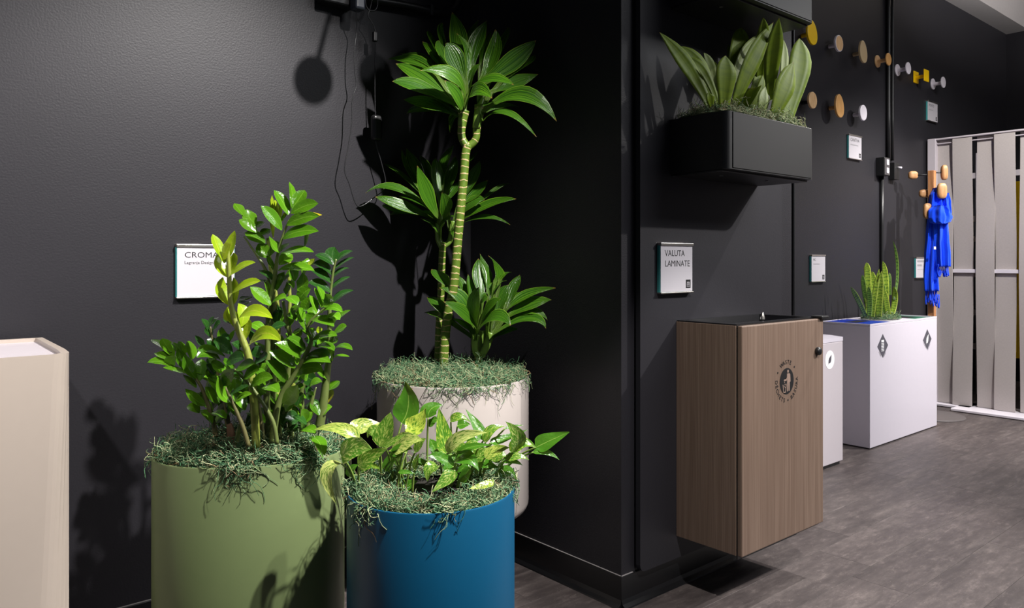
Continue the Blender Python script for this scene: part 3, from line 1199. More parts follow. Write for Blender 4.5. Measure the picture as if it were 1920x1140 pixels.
cane2 = tube('cane', path_px([(821, 700), (822, 660), (823, 620), (826.7, 551), (829, 483), (830, 455)], Z2), [0.0128, 0.0125, 0.012, 0.0115], M['cane'], dr, 14, 5)
cB = crop(680, 250, 5.429)
tube('branch', path_px([(829, 462), (823, 450), (822, 438), (822, 425), cB(790, 900), cB(800, 830)], Z2), [0.012, 0.011, 0.011, 0.013, 0.016, 0.010], M['sheath'], cane2, 12)
tube('branch', path_px([(831, 462), (842, 454), (846, 440), (848, 427), (850, 415)], Z2 + 0.01), [0.011, 0.009, 0.009, 0.011, 0.011], M['sheath'], cane2, 12)
HEAD2 = [
    (1080, 310, 1130, 240, 1165, 190, 40, .15, ), (810, 560, 850, 270, 945, 103, 95, .14), (700, 600, 640, 350, 600, 228, 95, .12),
    (640, 620, 530, 350, 445, 153, 125, .10), (830, 640, 905, 430, 945, 230, 125, .10), (590, 590, 460, 380, 395, 163, 60, .06),
    (610, 630, 400, 430, 213, 308, 48, .05), (850, 690, 930, 590, 985, 490, 100, .05), (800, 780, 755, 440, 745, 253, 135, .06),
    (1000, 700, 1130, 450, 1190, 283, 115, .04), (1000, 720, 1150, 610, 1272, 478, 115, .02), (720, 800, 560, 690, 370, 640, 85, .05),
    (640, 840, 330, 780, 205, 725, 65, .05), (660, 850, 460, 800, 272, 832, 80, .04), (1080, 820, 1330, 590, 1502, 512, 40, .05),
    (1000, 830, 1130, 700, 1240, 678, 105, -.02), (980, 900, 1280, 730, 1562, 668, 85, -.02), (980, 930, 1250, 855, 1502, 932, 45, -.02),
    (980, 880, 1130, 800, 1222, 760, 72, .0), (720, 800, 330, 560, 26, 612, 75, -.03), (690, 850, 380, 735, 130, 645, 115, -.06),
    (780, 880, 640, 600, 555, 328, 150, -.08), (830, 860, 840, 740, 808, 598, 140, -.10), (790, 1090, 745, 960, 590, 865, 60, -.02),
    (790, 930, 690, 830, 600, 800, 45, -.03), (930, 1050, 905, 1000, 915, 955, 40, -.02), (760, 990, 850, 880, 950, 840, 30, -.04),
]
grow(HEAD2, cB, Z2, 5.429, 0.058, 'blade', M['dracaena'], cane2, 0.22, 1.0, wave=0.02, crowns=[(792, 930), (900, 1000)])

cC = crop(780, 460, 4.386)
cane3 = tube('cane', path_px([cC(513, 1045), cC(514, 985), cC(516, 925), cC(522, 895)], Z3), [0.0115, 0.012, 0.0125, 0.013], M['cane'], dr, 12, 5)
tube('branch', path_px([cC(515, 910), cC(488, 870), cC(482, 800), cC(495, 730)], Z3), [0.011, 0.0095, 0.011, 0.013], M['sheath'], cane3, 12)
tube('branch', path_px([cC(528, 910), cC(560, 870), cC(590, 800), cC(620, 720)], Z3 + 0.005), [0.012, 0.012, 0.013, 0.012], M['sheath'], cane3, 12)
tube('branch', path_px([cC(525, 905), cC(535, 850), cC(545, 780), cC(550, 700)], Z3 + 0.03), [0.012, 0.012, 0.012, 0.011], M['sheath'], cane3, 12)
HEAD3 = [
    (640, 310, 675, 210, 594, 85, 75, .12), (590, 400, 570, 230, 524, 66, 75, .12), (690, 290, 725, 240, 787, 222, 42, .12),
    (810, 430, 840, 395, 876, 385, 28, .12), (760, 490, 840, 430, 942, 384, 62, .10), (540, 440, 518, 260, 514, 108, 125, .08),
    (740, 520, 805, 360, 853, 243, 95, .07), (400, 520, 390, 360, 318, 235, 85, .08), (280, 350, 200, 270, 126, 198, 95, .06),
    (240, 590, 175, 490, 90, 428, 95, .05), (230, 610, 150, 565, 68, 556, 55, .06), (450, 500, 440, 370, 427, 236, 65, .05),
    (620, 460, 650, 340, 747, 291, 65, .05), (660, 590, 710, 430, 757, 324, 115, .02), (530, 450, 560, 402, 602, 402, 32, .02),
    (740, 540, 910, 415, 1148, 351, 75, .02), (730, 600, 930, 490, 1117, 448, 100, .0), (800, 610, 960, 550, 1082, 617, 62, .0),
    (700, 720, 740, 620, 880, 600, 50, .04), (650, 750, 740, 710, 836, 687, 60, .02), (440, 620, 370, 440, 188, 350, 100, -.02),
    (495, 680, 390, 560, 228, 464, 100, -.07), (495, 660, 480, 490, 517, 343, 110, -.07), (530, 660, 605, 510, 697, 444, 60, -.05),
    (575, 620, 620, 520, 662, 448, 95, -.03), (640, 730, 920, 605, 1069, 687, 72, -.06), (500, 720, 650, 585, 778, 660, 92, -.11),
    (455, 720, 380, 650, 298, 603, 42, -.02), (540, 480, 560, 450, 590, 445, 50, -.02),
]
grow(HEAD3, cC, Z3, 4.386, 0.058, 'blade', M['dracaena'], cane3, 0.24, 1.0, wave=0.02, crowns=[(488, 780), (598, 780)])

# ------------------------------------------------------------------ potted zz plant (green oval pot)
GC = (0.710, 1.811)
GA, GB, GROT, GH = 0.221, 0.150, R(-30), 0.590
zz = empty('potted_zz_plant', (GC[0], GC[1], 0), 'tall zz plant in a sage green oval pot by the dark wall', 'plant')
pp = [(1 - 0.12, 0), (0.96, 0.001), (1.0, 0.012), (1.0, 0.3), (1.0, GH - 0.003), (0.995, GH), (0.972, GH + 0.0005), (0.966, GH - 0.002), (0.966, GH - 0.03)]
lathe('pot', pp, (GC[0], GC[1], 0), M['pot_green'], zz, 128, GA, GB, GROT)
lathe('soil', [(0.955, GH - 0.03), (0.955, GH - 0.014)], (GC[0], GC[1], 0), M['soil'], zz, 64, GA, GB, GROT)
moss('moss', zz, GC[0], GC[1], GH - 0.009, GA - 0.004, GB - 0.004, GROT, 0.036, 8500, 8, 0.06)
ZG = 1.80
c4 = crop(370, 330, 4.223)
c5 = crop(250, 570, 3.562)


def stem(pts, cr, z, rad, mat, parent, name='stem'):
    return tube(name, path_px([cr(*p) for p in pts], z), rad, mat, parent, 8, 4)


def zgrow(rows, cr, z, s, parent, mat='zz', wreal=0.034, **k):
    grow(rows, cr, z, s, wreal, 'oval', M[mat], parent, 0.18, 1.0, wave=0.015, **k)


# lime stem
s1 = stem([(820, 955), (805, 650), (768, 350), (700, 170), (655, 20), (643, -120), (637, -260), (625, -400)], c5, ZG - 0.07, [0.0095, 0.009, 0.0075, 0.006, 0.005, 0.004], M['stem_lime'], zz)
zgrow([(215, 690, 262, 560, 296, 434, 80, .02), (215, 690, 160, 560, 121, 460, 78, .01), (205, 660, 232, 590, 262, 535, 65, -.03),
       (235, 800, 180, 720, 165, 610, 85, .02), (245, 785, 285, 690, 285, 608, 75, .02), (250, 800, 345, 722, 460, 684, 48, -.02),
       (245, 1020, 188, 920, 203, 798, 95, .02), (280, 1025, 302, 920, 287, 803, 72, .02), (275, 930, 380, 860, 502, 832, 58, -.03),
       (255, 1150, 250, 1090, 265, 1020, 70, .02)], c4, ZG - 0.07, 4.223, s1, 'zz_lime')
zgrow([(700, 105, 800, 45, 930, 97, 78, -.05), (765, 288, 870, 195, 986, 248, 88, -.06), (740, 245, 762, 165, 772, 100, 62, .02), (730, 200, 665, 90, 640, 28, 78, .02),
       (720, 150, 735, 60, 700, -5, 80, .02)], c5, ZG - 0.07, 3.562, s1, 'zz_lime')
# tall main stem
s2 = stem([(905, 930), (893, 700), (893, 500), (905, 50), (940, -150), (960, -300), (990, -430), (1040, -560)], c5, ZG + 0.02, [0.0085, 0.008, 0.0065, 0.005, 0.0035, 0.002], M['stem_zz'], zz)
zgrow([(745, 262, 752, 150, 729, 48, 58, .03), (752, 255, 812, 170, 850, 112, 100, .02), (742, 296, 850, 238, 957, 218, 98, -.01), (735, 390, 840, 330, 985, 308, 60, .03, 'zz_yellow'),
       (708, 390, 820, 335, 968, 315, 98, -.02), (680, 498, 800, 440, 962, 437, 92, -.03), (648, 618, 780, 588, 922, 603, 52, -.04), (720, 307, 672, 200, 607, 113, 82, .01),
       (668, 428, 590, 320, 503, 236, 92, -.03), (656, 608, 602, 555, 568, 478, 50, -.02), (640, 748, 780, 720, 928, 750, 68, -.02),
       (650, 705, 705, 650, 752, 620, 95, .03), (660, 600, 690, 560, 722, 528, 40, .03), (665, 360, 690, 320, 700, 292, 30, .02)], c4, ZG + 0.02, 4.223, s2, 'zz_bright')
# its left neighbour
s3 = stem([(935, 930), (935, 500), (932, 300), (932, 0), (905, -170), (860, -270), (800, -360), (740, -450)], c5, ZG + 0.04, [0.008, 0.007, 0.006, 0.0045, 0.003, 0.0018], M['stem_zz'], zz)
zgrow([(627, 768, 575, 690, 545, 630, 42, -.02), (560, 645, 520, 590, 482, 535, 112, .01), (538, 532, 450, 480, 375, 450, 92, -.01), (470, 448, 395, 385, 329, 348, 85, -.01),
       (460, 392, 408, 320, 396, 264, 105, .02), (365, 312, 325, 260, 292, 216, 68, .0), (450, 412, 490, 385, 523, 360, 52, .02), (500, 472, 540, 445, 582, 422, 58, .02),
       (560, 640, 600, 560, 600, 520, 90, .03)], c4, ZG + 0.04, 4.223, s3, 'zz')
# unopened shoots
s4 = stem([(965, 900), (960, 500), (968, 300), (960, 0), (930, -150), (905, -330), (900, -440)], c5, ZG + 0.06, [0.0075, 0.0065, 0.006, 0.005, 0.005, 0.004], M['stem_lime'], zz)
zgrow([(600, 490, 585, 300, 592, 153, 42, .0), (640, 340, 622, 250, 613, 188, 38, .0), (655, 335, 655, 270, 648, 220, 26, .0), (660, 365, 685, 325, 697, 295, 26, -.02)], c4, ZG + 0.05, 4.223, s4, 'zz_lime')
s5 = stem([(1075, 900), (1065, 500), (1060, 300), (1040, 150), (1045, -10), (1040, -160), (1045, -340)], c5, ZG + 0.08, [0.007, 0.006, 0.005, 0.005, 0.0045, 0.004], M['stem_lime'], zz)
zgrow([(870, 715, 905, 690, 932, 654, 45, .0, 'zz_lime'), (848, 565, 870, 480, 868, 400, 32, .0), (850, 775, 860, 740, 900, 700, 40, .02), (812, 690, 845, 670, 850, 700, 40, -.01)], c4, ZG + 0.08, 4.223, s5, 'zz_bright')
# right, dark
s6 = stem([(1243, 820), (1255, 750), (1275, 620), (1295, 450), (1312, 300), (1310, 60), (1315, -60), (1335, -220), (1355, -300)], c5, ZG + 0.07, [0.0115, 0.011, 0.008, 0.005, 0.0035, 0.0025], M['stem_zz'], zz)
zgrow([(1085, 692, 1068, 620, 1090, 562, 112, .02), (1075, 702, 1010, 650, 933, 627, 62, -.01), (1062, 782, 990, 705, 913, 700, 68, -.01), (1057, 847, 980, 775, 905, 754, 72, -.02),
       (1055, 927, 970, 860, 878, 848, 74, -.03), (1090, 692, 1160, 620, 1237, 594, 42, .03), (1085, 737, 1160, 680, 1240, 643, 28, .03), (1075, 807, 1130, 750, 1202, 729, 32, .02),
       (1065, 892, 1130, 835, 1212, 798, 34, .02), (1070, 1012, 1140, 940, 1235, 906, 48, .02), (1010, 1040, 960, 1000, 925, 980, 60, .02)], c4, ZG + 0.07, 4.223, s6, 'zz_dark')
zgrow([(1310, 132, 1380, 80, 1449, 41, 34, .02), (1330, 205, 1390, 165, 1425, 150, 44, .0), (1335, 155, 1325, 110, 1378, 68, 64, -.02), (1338, 302, 1400, 280, 1464, 308, 34, -.02),
       (1335, 358, 1390, 345, 1447, 353, 18, .02), (1300, 262, 1350, 240, 1366, 222, 52, .0), (1320, 382, 1325, 340, 1345, 318, 55, -.02), (1290, 502, 1262, 470, 1228, 460, 44, .0)], c5, ZG + 0.06, 3.562, s6, 'zz')
# right-leaning front stem
s7 = stem([(930, 925), (945, 800), (965, 680), (1000, 590), (1060, 500), (1120, 400), (1160, 320), (1190, 240), (1165, 150), (1230, 70), (1290, 20)], c5,
          ZG - 0.06, [0.0080, 0.0075, 0.0065, 0.0055, 0.005, 0.0035, 0.002], M['stem_zz'], zz)
zgrow([(1012, 522, 970, 445, 883, 378, 84, -.04), (1080, 428, 1010, 360, 903, 318, 84, -.04), (1117, 362, 1050, 300, 943, 263, 74, -.04), (1148, 302, 1090, 250, 1028, 228, 54, -.02),
       (995, 662, 1060, 610, 1098, 540, 104, -.04), (1080, 488, 1170, 425, 1268, 450, 92, -.02), (1130, 402, 1220, 360, 1318, 392, 64, -.03, 'zz'), (1150, 350, 1250, 330, 1312, 372, 64, -.01, 'zz_dark'),
       (1190, 250, 1270, 208, 1362, 212, 48, -.02), (1200, 225, 1180, 190, 1148, 180, 64, .0), (1220, 275, 1290, 280, 1342, 312, 44, -.02), (1190, 112, 1260, 105, 1342, 152, 64, -.03)], c5, ZG - 0.06, 3.562, s7, 'zz')
zgrow([(985, 1087, 1060, 1042, 1150, 1077, 52, -.03), (1000, 1035, 1040, 985, 1010, 932, 92, .0), (985, 1045, 960, 960, 925, 883, 42, .02), (1000, 1010, 980, 930, 950, 868, 46, .02),
       (945, 1085, 920, 1010, 888, 943, 54, .0), (1060, 1130, 1080, 1110, 1130, 1140, 60, -.01)], c4, ZG - 0.06, 4.223, s7, 'zz_bright')
# crossing stem in the middle
s8 = stem([(960, 935), (940, 810), (900, 720), (850, 640), (790, 555), (730, 490), (675, 435)], c5, ZG - 0.09, [0.005, 0.0048, 0.004, 0.0025], M['stem_zz'], zz)
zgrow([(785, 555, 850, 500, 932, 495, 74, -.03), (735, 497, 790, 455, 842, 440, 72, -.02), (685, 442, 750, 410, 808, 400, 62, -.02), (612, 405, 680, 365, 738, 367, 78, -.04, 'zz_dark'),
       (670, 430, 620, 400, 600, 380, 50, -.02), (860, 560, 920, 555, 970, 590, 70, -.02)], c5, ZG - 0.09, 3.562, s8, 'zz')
# front mid-left stem
s9 = stem([(770, 950), (735, 830), (690, 720), (640, 610), (608, 545)], c5, ZG - 0.10, [0.0054, 0.005, 0.004, 0.0022], M['stem_dark'], zz)
zgrow([(598, 545, 628, 490, 672, 448, 92, -.03, 'zz_dark'), (650, 655, 590, 590, 563, 485, 74, -.02), (670, 662, 720, 620, 792, 603, 34, -.04), (650, 602, 710, 570, 772, 544, 28, -.03, 'zz_dark'),
       (690, 725, 660, 680, 640, 650, 60, .01), (680, 580, 680, 500, 650, 470, 82, .02, 'zz_bright'), (745, 710, 710, 630, 678, 588, 82, .02, 'zz_bright')], c5, ZG - 0.10, 3.562, s9, 'zz_bright')
# left stem
s10 = stem([(555, 890), (530, 780), (500, 680), (465, 580), (425, 510), (350, 445), (270, 425)], c5, ZG - 0.02, [0.006, 0.005, 0.004, 0.003, 0.0016], M['stem_dark'], zz)
zgrow([(422, 502, 365, 420, 340, 338, 78, -.01), (445, 512, 452, 430, 456, 368, 92, .02), (352, 442, 320, 370, 300, 293, 74, .0), (385, 372, 382, 300, 371, 246, 66, .03),
       (330, 335, 322, 290, 312, 248, 58, .02), (270, 352, 222, 280, 193, 230, 74, .02), (252, 322, 180, 270, 123, 237, 48, .03), (250, 382, 200, 345, 139, 330, 54, .0),
       (285, 425, 250, 390, 290, 352, 74, -.02), (272, 428, 180, 385, 91, 393, 48, -.03), (360, 462, 280, 440, 200, 424, 34, -.03), (482, 678, 410, 635, 345, 566, 64, -.02),
       (577, 662, 520, 610, 478, 553, 64, -.03), (300, 330, 285, 290, 265, 255, 55, .02), (420, 560, 380, 520, 330, 470, 40, .0)], c5, ZG - 0.02, 3.562, s10, 'zz')
# back-left dark top
s11 = stem([(640, 880), (600, 650), (560, 450), (530, 260), (515, 150)], c5, ZG + 0.06, [0.005, 0.0045, 0.003, 0.002], M['stem_dark'], zz)
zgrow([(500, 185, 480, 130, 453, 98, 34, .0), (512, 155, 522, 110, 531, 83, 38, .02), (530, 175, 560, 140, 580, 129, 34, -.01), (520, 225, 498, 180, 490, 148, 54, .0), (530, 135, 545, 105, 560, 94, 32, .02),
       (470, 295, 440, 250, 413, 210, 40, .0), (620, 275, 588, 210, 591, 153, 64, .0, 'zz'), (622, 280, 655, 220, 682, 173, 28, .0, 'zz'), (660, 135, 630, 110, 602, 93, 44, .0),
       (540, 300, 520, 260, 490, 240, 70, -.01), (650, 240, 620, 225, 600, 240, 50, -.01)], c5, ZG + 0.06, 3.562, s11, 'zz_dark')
# dense middle
s12 = stem([(870, 920), (855, 800), (840, 700), (815, 560), (790, 430)], c5, ZG - 0.03, [0.005, 0.0045, 0.003], M['stem_dark'], zz)
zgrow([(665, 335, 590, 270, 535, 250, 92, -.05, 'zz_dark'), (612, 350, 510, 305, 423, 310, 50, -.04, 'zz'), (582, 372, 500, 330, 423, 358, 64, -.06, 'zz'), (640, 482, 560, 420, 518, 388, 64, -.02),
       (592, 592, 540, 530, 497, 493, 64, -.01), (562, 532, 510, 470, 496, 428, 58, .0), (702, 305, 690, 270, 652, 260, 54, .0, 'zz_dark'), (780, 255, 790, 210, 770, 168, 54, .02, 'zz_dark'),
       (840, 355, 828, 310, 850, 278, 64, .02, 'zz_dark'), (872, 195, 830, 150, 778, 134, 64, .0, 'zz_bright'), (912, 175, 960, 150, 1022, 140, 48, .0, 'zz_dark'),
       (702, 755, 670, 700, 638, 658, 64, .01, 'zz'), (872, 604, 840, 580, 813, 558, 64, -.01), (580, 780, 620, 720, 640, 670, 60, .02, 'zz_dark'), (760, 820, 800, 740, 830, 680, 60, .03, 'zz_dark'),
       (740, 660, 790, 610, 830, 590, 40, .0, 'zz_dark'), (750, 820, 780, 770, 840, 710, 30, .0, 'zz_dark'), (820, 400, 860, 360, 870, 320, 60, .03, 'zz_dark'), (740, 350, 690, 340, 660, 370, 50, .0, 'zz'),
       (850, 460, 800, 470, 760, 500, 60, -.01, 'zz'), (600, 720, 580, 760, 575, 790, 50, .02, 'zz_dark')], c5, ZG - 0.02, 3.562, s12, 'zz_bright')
s13 = stem([(1050, 975), (1055, 900), (1030, 500), (1060, 300), (1020, 100), (1000, -20)], c5, ZG + 0.01, [0.007, 0.006, 0.005, 0.0035], M['stem_zz'], zz)
zgrow([(960, 135, 968, 70, 985, 18, 64, .02, 'zz_dark'), (1080, 105, 1060, 80, 1023, 73, 54, .0), (1150, 175, 1120, 90, 1104, 18, 58, .0), (1160, 145, 1190, 90, 1202, 58, 72, .0, 'zz_bright'),
       (1105, 770, 1060, 760, 1015, 762, 94, -.03, 'zz_dark'), (1130, 832, 1140, 760, 1123, 703, 64, -.04), (1120, 842, 1165, 835, 1216, 862, 58, -.07, 'zz_bright'), (1120, 912, 1225, 905, 1268, 1035, 64, -.09, 'zz_bright'),
       (1230, 522, 1180, 500, 1148, 480, 94, .02, 'zz_dark'), (1205, 612, 1180, 600, 1148, 600, 28, .0), (1092, 682, 1110, 630, 1122, 588, 64, .02, 'zz_dark'), (1262, 522, 1220, 520, 1178, 556, 44, -.01),
       (1010, 860, 1050, 830, 1095, 850, 60, -.02, 'zz_dark'), (1000, 830, 1010, 780, 1060, 740, 60, .0, 'zz_dark'), (970, 700, 990, 660, 1000, 620, 50, .02, 'zz_dark')], c5, ZG + 0.01, 3.562, s13, 'zz')
zgrow([(772, 832, 758, 770, 744, 706, 78, -.01), (790, 905, 835, 850, 832, 764, 95, .0), (795, 998, 840, 930, 898, 892, 92, -.01), (700, 962, 750, 975, 792, 1022, 72, -.02), (830, 1085, 860, 1020, 892, 958, 74, .0),
       (585, 1022, 500, 950, 416, 878, 92, -.03), (562, 945, 558, 880, 538, 818, 58, .02), (702, 942, 722, 880, 708, 838, 62, .02, 'zz'), (592, 1005, 650, 965, 702, 965, 44, -.02), (630, 905, 650, 830, 692, 758, 74, .02, 'zz'),
       (587, 822, 540, 775, 488, 742, 54, .02, 'zz_dark'), (842, 1142, 825, 1090, 803, 1038, 48, -.01), (870, 900, 845, 860, 870, 820, 50, .03, 'zz'), (760, 1100, 780, 1050, 800, 1010, 60, .02, 'zz'),
       (540, 840, 500, 835, 445, 825, 30, .02, 'zz_dark'), (690, 830, 720, 790, 715, 755, 60, .03, 'zz'), (640, 1080, 650, 1040, 640, 1030, 60, .02, 'zz_dark'), (420, 960, 390, 980, 355, 950, 60, .06, 'zz_dark'), (410, 1000, 370, 1020, 330, 990, 50, .06, 'zz_dark'),
       (760, 890, 740, 850, 705, 838, 40, .0, 'zz')], c4, ZG + 0.01, 4.223, s13, 'zz_bright')
# smaller leaflets deeper inside the clump
fr = random.Random(77)
for i in range(66):
    if i % 3:
        bx, by, par = fr.uniform(870, 1300), fr.uniform(60, 780), s13
    else:
        bx, by, par = fr.uniform(480, 900), fr.uniform(380, 800), s12
    an = R(fr.uniform(20, 160))
    ln = fr.uniform(80, 125)
    tx, ty = bx + ln * math.cos(an), by - ln * math.sin(an)
    zgrow([(bx, by, (bx + tx) / 2 + fr.uniform(-10, 10), (by + ty) / 2 - fr.uniform(0, 14), tx, ty, fr.uniform(40, 74), fr.uniform(-.01, .03))], c5,
          ZG + fr.uniform(0.03, 0.09), 3.562, par, fr.choice(['zz', 'zz', 'zz_dark', 'zz_bright']))
for i in range(46):
    bx, by = fr.uniform(430, 1160), fr.uniform(470, 830)
    an = R(fr.choice([fr.uniform(15, 70), fr.uniform(110, 165)]))
    ln = fr.uniform(85, 125)
    tx, ty = bx + ln * math.cos(an), by - ln * math.sin(an)
    zgrow([(bx, by, (bx + tx) / 2, (by + ty) / 2 - fr.uniform(4, 18), tx, ty, fr.uniform(38, 66), fr.uniform(-.02, .02))], c5,
          ZG + fr.uniform(-0.05, 0.05), 3.562, s12 if bx < 800 else s13, fr.choice(['zz', 'zz_dark', 'zz_bright']))
# short extra stems and yellowing leaves at the back right
s14 = stem([(1165, 830), (1172, 740), (1195, 640), (1222, 555)], c5, ZG + 0.05, [0.006, 0.006, 0.0012], M['stem_zz'], zz)
zgrow([(1300, 660, 1318, 610, 1315, 568, 52, .02, 'zz_yellow'), (1305, 575, 1345, 540, 1377, 514, 52, .02, 'zz'), (1222, 640, 1212, 660, 1198, 690, 48, .0, 'zz_yellow'), (1240, 200, 1235, 170, 1238, 150, 40, .0, 'zz_lime'),
       (1205, 740, 1195, 700, 1215, 650, 40, .0, 'zz_lime')], c5, ZG + 0.08, 3.562, s14, 'zz')
stem([(660, 950), (650, 850), (640, 800)], c5, ZG - 0.03, [0.010, 0.009, 0.006], plain('brown_stub', (0.17, 0.085, 0.045, 1), 0.7, var=0.3, scale=80), zz)
stem([(690, 940), (700, 850), (712, 790)], c5, ZG - 0.05, [0.005, 0.005, 0.001], M['stem_zz'], zz)
stem([(660, 900), (640, 820), (620, 720), (600, 650)], c5, ZG - 0.01, [0.005, 0.005, 0.001], M['stem_dark'], zz)
stem([(975, 930), (985, 800), (1010, 700)], c5, ZG + 0.03, [0.005, 0.005, 0.001], M['stem_zz'], zz)
stem([(1000, 930), (1010, 650), (1020, 500)], c5, ZG + 0.07, [0.006, 0.006, 0.001], M['stem_zz'], zz)
stem([(1120, 900), (1125, 700), (1130, 560), (1180, 500), (1250, 400)], c5, ZG + 0.06, [0.006, 0.006, 0.001], M['stem_zz'], zz)

# ------------------------------------------------------------------ potted pothos (blue pot)
BC = (0.963, 1.412)
BR, BH = 0.185, 0.546
po = empty('potted_pothos', (BC[0], BC[1], 0), 'variegated pothos in a petrol blue round pot in front', 'plant')
lathe('pot', pot_profile(BR, 0.0, BH, 0.02, 0.005), (BC[0], BC[1], 0), M['pot_blue'], po, 96)
lathe('soil', [(BR - 0.007, BH - 0.03), (BR - 0.007, BH - 0.014)], (BC[0], BC[1], 0), M['soil'], po, 48)
moss('moss', po, BC[0], BC[1], BH - 0.010, BR - 0.005, BR - 0.005, 0, 0.009, 4600, 21, 0.05, 0.0, 0.66)
ZB = 1.70
c6 = crop(580, 700, 4.385)
c7 = crop(800, 740, 5.182)
# (crop, base, mid, tip, width, depth shift of the whole leaf, tip shift, material, soil point px)
PO = [
    (6, 760, 408, 815, 255, 788, 62, 220, .12, .03, 'pothos_green', (700, 880)),
    (6, 975, 365, 1005, 290, 1095, 262, 130, .13, .02, 'pothos_green', (800, 880)),
    (6, 975, 430, 1020, 395, 1060, 368, 60, .14, .0, 'pothos_green', (800, 880)),
    (6, 350, 470, 455, 430, 600, 412, 130, .06, .03, 'pothos_full', (700, 880)),
    (6, 560, 500, 510, 480, 480, 530, 100, .05, .0, 'pothos_half', (700, 890)),
    (6, 400, 545, 250, 455, 42, 462, 110, .02, .0, 'pothos_full', (690, 895)),
    (6, 790, 470, 885, 420, 957, 283, 175, .04, .02, 'pothos_full', (760, 890)),
    (6, 580, 600, 635, 450, 667, 322, 160, .02, .02, 'pothos_half', (715, 900)),
    (6, 690, 635, 800, 560, 932, 548, 155, .0, -.02, 'pothos_full', (757, 900)),
    (6, 620, 605, 710, 545, 808, 490, 52, -.02, .0, 'pothos_half', (740, 900)),
    (6, 620, 800, 690, 690, 765, 630, 85, .03, .0, 'pothos_green', (740, 905)),
    (6, 420, 815, 490, 760, 592, 792, 75, .04, -.02, 'pothos_half', (690, 905)),
    (6, 330, 850, 350, 790, 405, 750, 80, .04, .0, 'pothos_green', (665, 905)),
    (6, 265, 690, 380, 620, 512, 625, 190, -.07, -.03, 'pothos_half', (652, 920)),
    (6, 405, 760, 510, 690, 645, 615, 130, -.06, -.02, 'pothos_half', (668, 925)),
    (6, 265, 745, 145, 830, 228, 1082, 120, -.06, -.03, 'pothos_full', (650, 920)),
    (6, 868, 790, 880, 720, 905, 655, 48, -.02, .0, 'pothos_half', (773, 920)),
    (6, 735, 815, 800, 812, 872, 826, 38, -.03, .0, 'pothos_green', (752, 918)),
    (6, 780, 960, 830, 910, 890, 890, 80, .02, .0, 'pothos_green', (755, 915)),
    (6, 660, 960, 680, 900, 690, 860, 70, .02, .0, 'pothos_green', (740, 910)),
    (6, 1060, 770, 990, 790, 975, 892, 112, -.03, -.02, 'pothos_half', (830, 890)),
    (6, 730, 760, 740, 700, 765, 640, 60, .02, .0, 'pothos_half', (745, 900)),
    (7, 110, 580, 60, 490, 30, 425, 105, .04, .0, 'pothos_green', (830, 890)),
    (7, 100, 240, 60, 255, 20, 300, 60, .14, .0, 'pothos_green', (830, 880)),
    (7, 235, 260, 320, 215, 422, 265, 85, .10, .0, 'pothos_half', (850, 880)),
    (7, 300, 300, 360, 290, 425, 290, 90, .13, .0, 'pothos_green', (850, 880)),
    (7, 195, 570, 155, 370, 118, 132, 175, -.01, .02, 'pothos_half', (836, 895)),
    (7, 205, 565, 330, 420, 592, 368, 135, -.05, -.02, 'pothos_full', (836, 900)),
    (7, 555, 440, 490, 310, 376, 138, 110, .06, .03, 'pothos_green', (880, 890)),
    (7, 575, 460, 630, 340, 775, 308, 95, .05, .02, 'pothos_half', (885, 890)),
    (7, 760, 330, 850, 305, 945, 296, 26, .05, .02, 'pothos_green', (885, 890)),
    (7, 620, 470, 760, 425, 980, 340, 80, .06, .03, 'pothos_green', (885, 890)),
    (7, 400, 470, 450, 440, 520, 440, 100, .05, .0, 'pothos_green', (870, 890)),
    (7, 860, 550, 875, 410, 768, 262, 165, -.02, -.03, 'pothos_half', (925, 898)),
    (7, 820, 560, 930, 470, 1058, 512, 135, -.01, .0, 'pothos_half', (925, 898)),
    (7, 1062, 512, 1200, 445, 1386, 362, 160, .0, .0, 'pothos_green', (940, 895)),
    (7, 1035, 560, 1170, 562, 1292, 637, 62, -.01, .0, 'pothos_green', (940, 895)),
    (7, 300, 570, 440, 505, 642, 490, 75, -.05, .0, 'pothos_green', (850, 900)),
    (7, 255, 700, 130, 612, 8, 597, 105, -.06, -.02, 'pothos_green', (846, 905)),
    (7, 270, 650, 400, 620, 507, 742, 150, -.04, -.03, 'pothos_green', (848, 905)),
    (7, 570, 610, 680, 540, 805, 515, 110, -.03, .0, 'pothos_full', (896, 905)),
    (7, 640, 640, 720, 590, 770, 600, 120, -.01, .0, 'pothos_half', (896, 905)),
    (7, 780, 632, 890, 598, 994, 632, 75, -.03, .0, 'pothos_half', (925, 900)),
    (7, 740, 650, 850, 650, 935, 690, 52, .0, .0, 'pothos_green', (925, 900)),
    (7, 690, 790, 790, 750, 882, 838, 115, .02, .0, 'pothos_green', (915, 905)),
    (7, 648, 850, 540, 885, 405, 915, 75, -.10, -.02, 'pothos_full', (920, 910)),
    (7, 420, 705, 345, 830, 285, 905, 95, -.03, .0, 'pothos_green', (880, 908)),
    (7, 420, 710, 340, 720, 290, 770, 60, -.02, .0, 'pothos_green', (880, 905)),
    (7, 270, 740, 180, 840, 55, 945, 130, -.14, -.03, 'pothos_half', (845, 912)),
    (7, 500, 660, 520, 600, 560, 560, 60, .02, .0, 'pothos_half', (890, 900)),
    (7, 600, 720, 640, 700, 700, 700, 40, .0, .0, 'pothos_green', (900, 905)),
    (7, 560, 600, 520, 570, 490, 620, 50, .03, .0, 'pothos_green', (890, 900)),
    (7, 450, 560, 420, 570, 380, 600, 90, .02, .0, 'pothos_green', (870, 900)),
]
pr_ = random.Random(9)
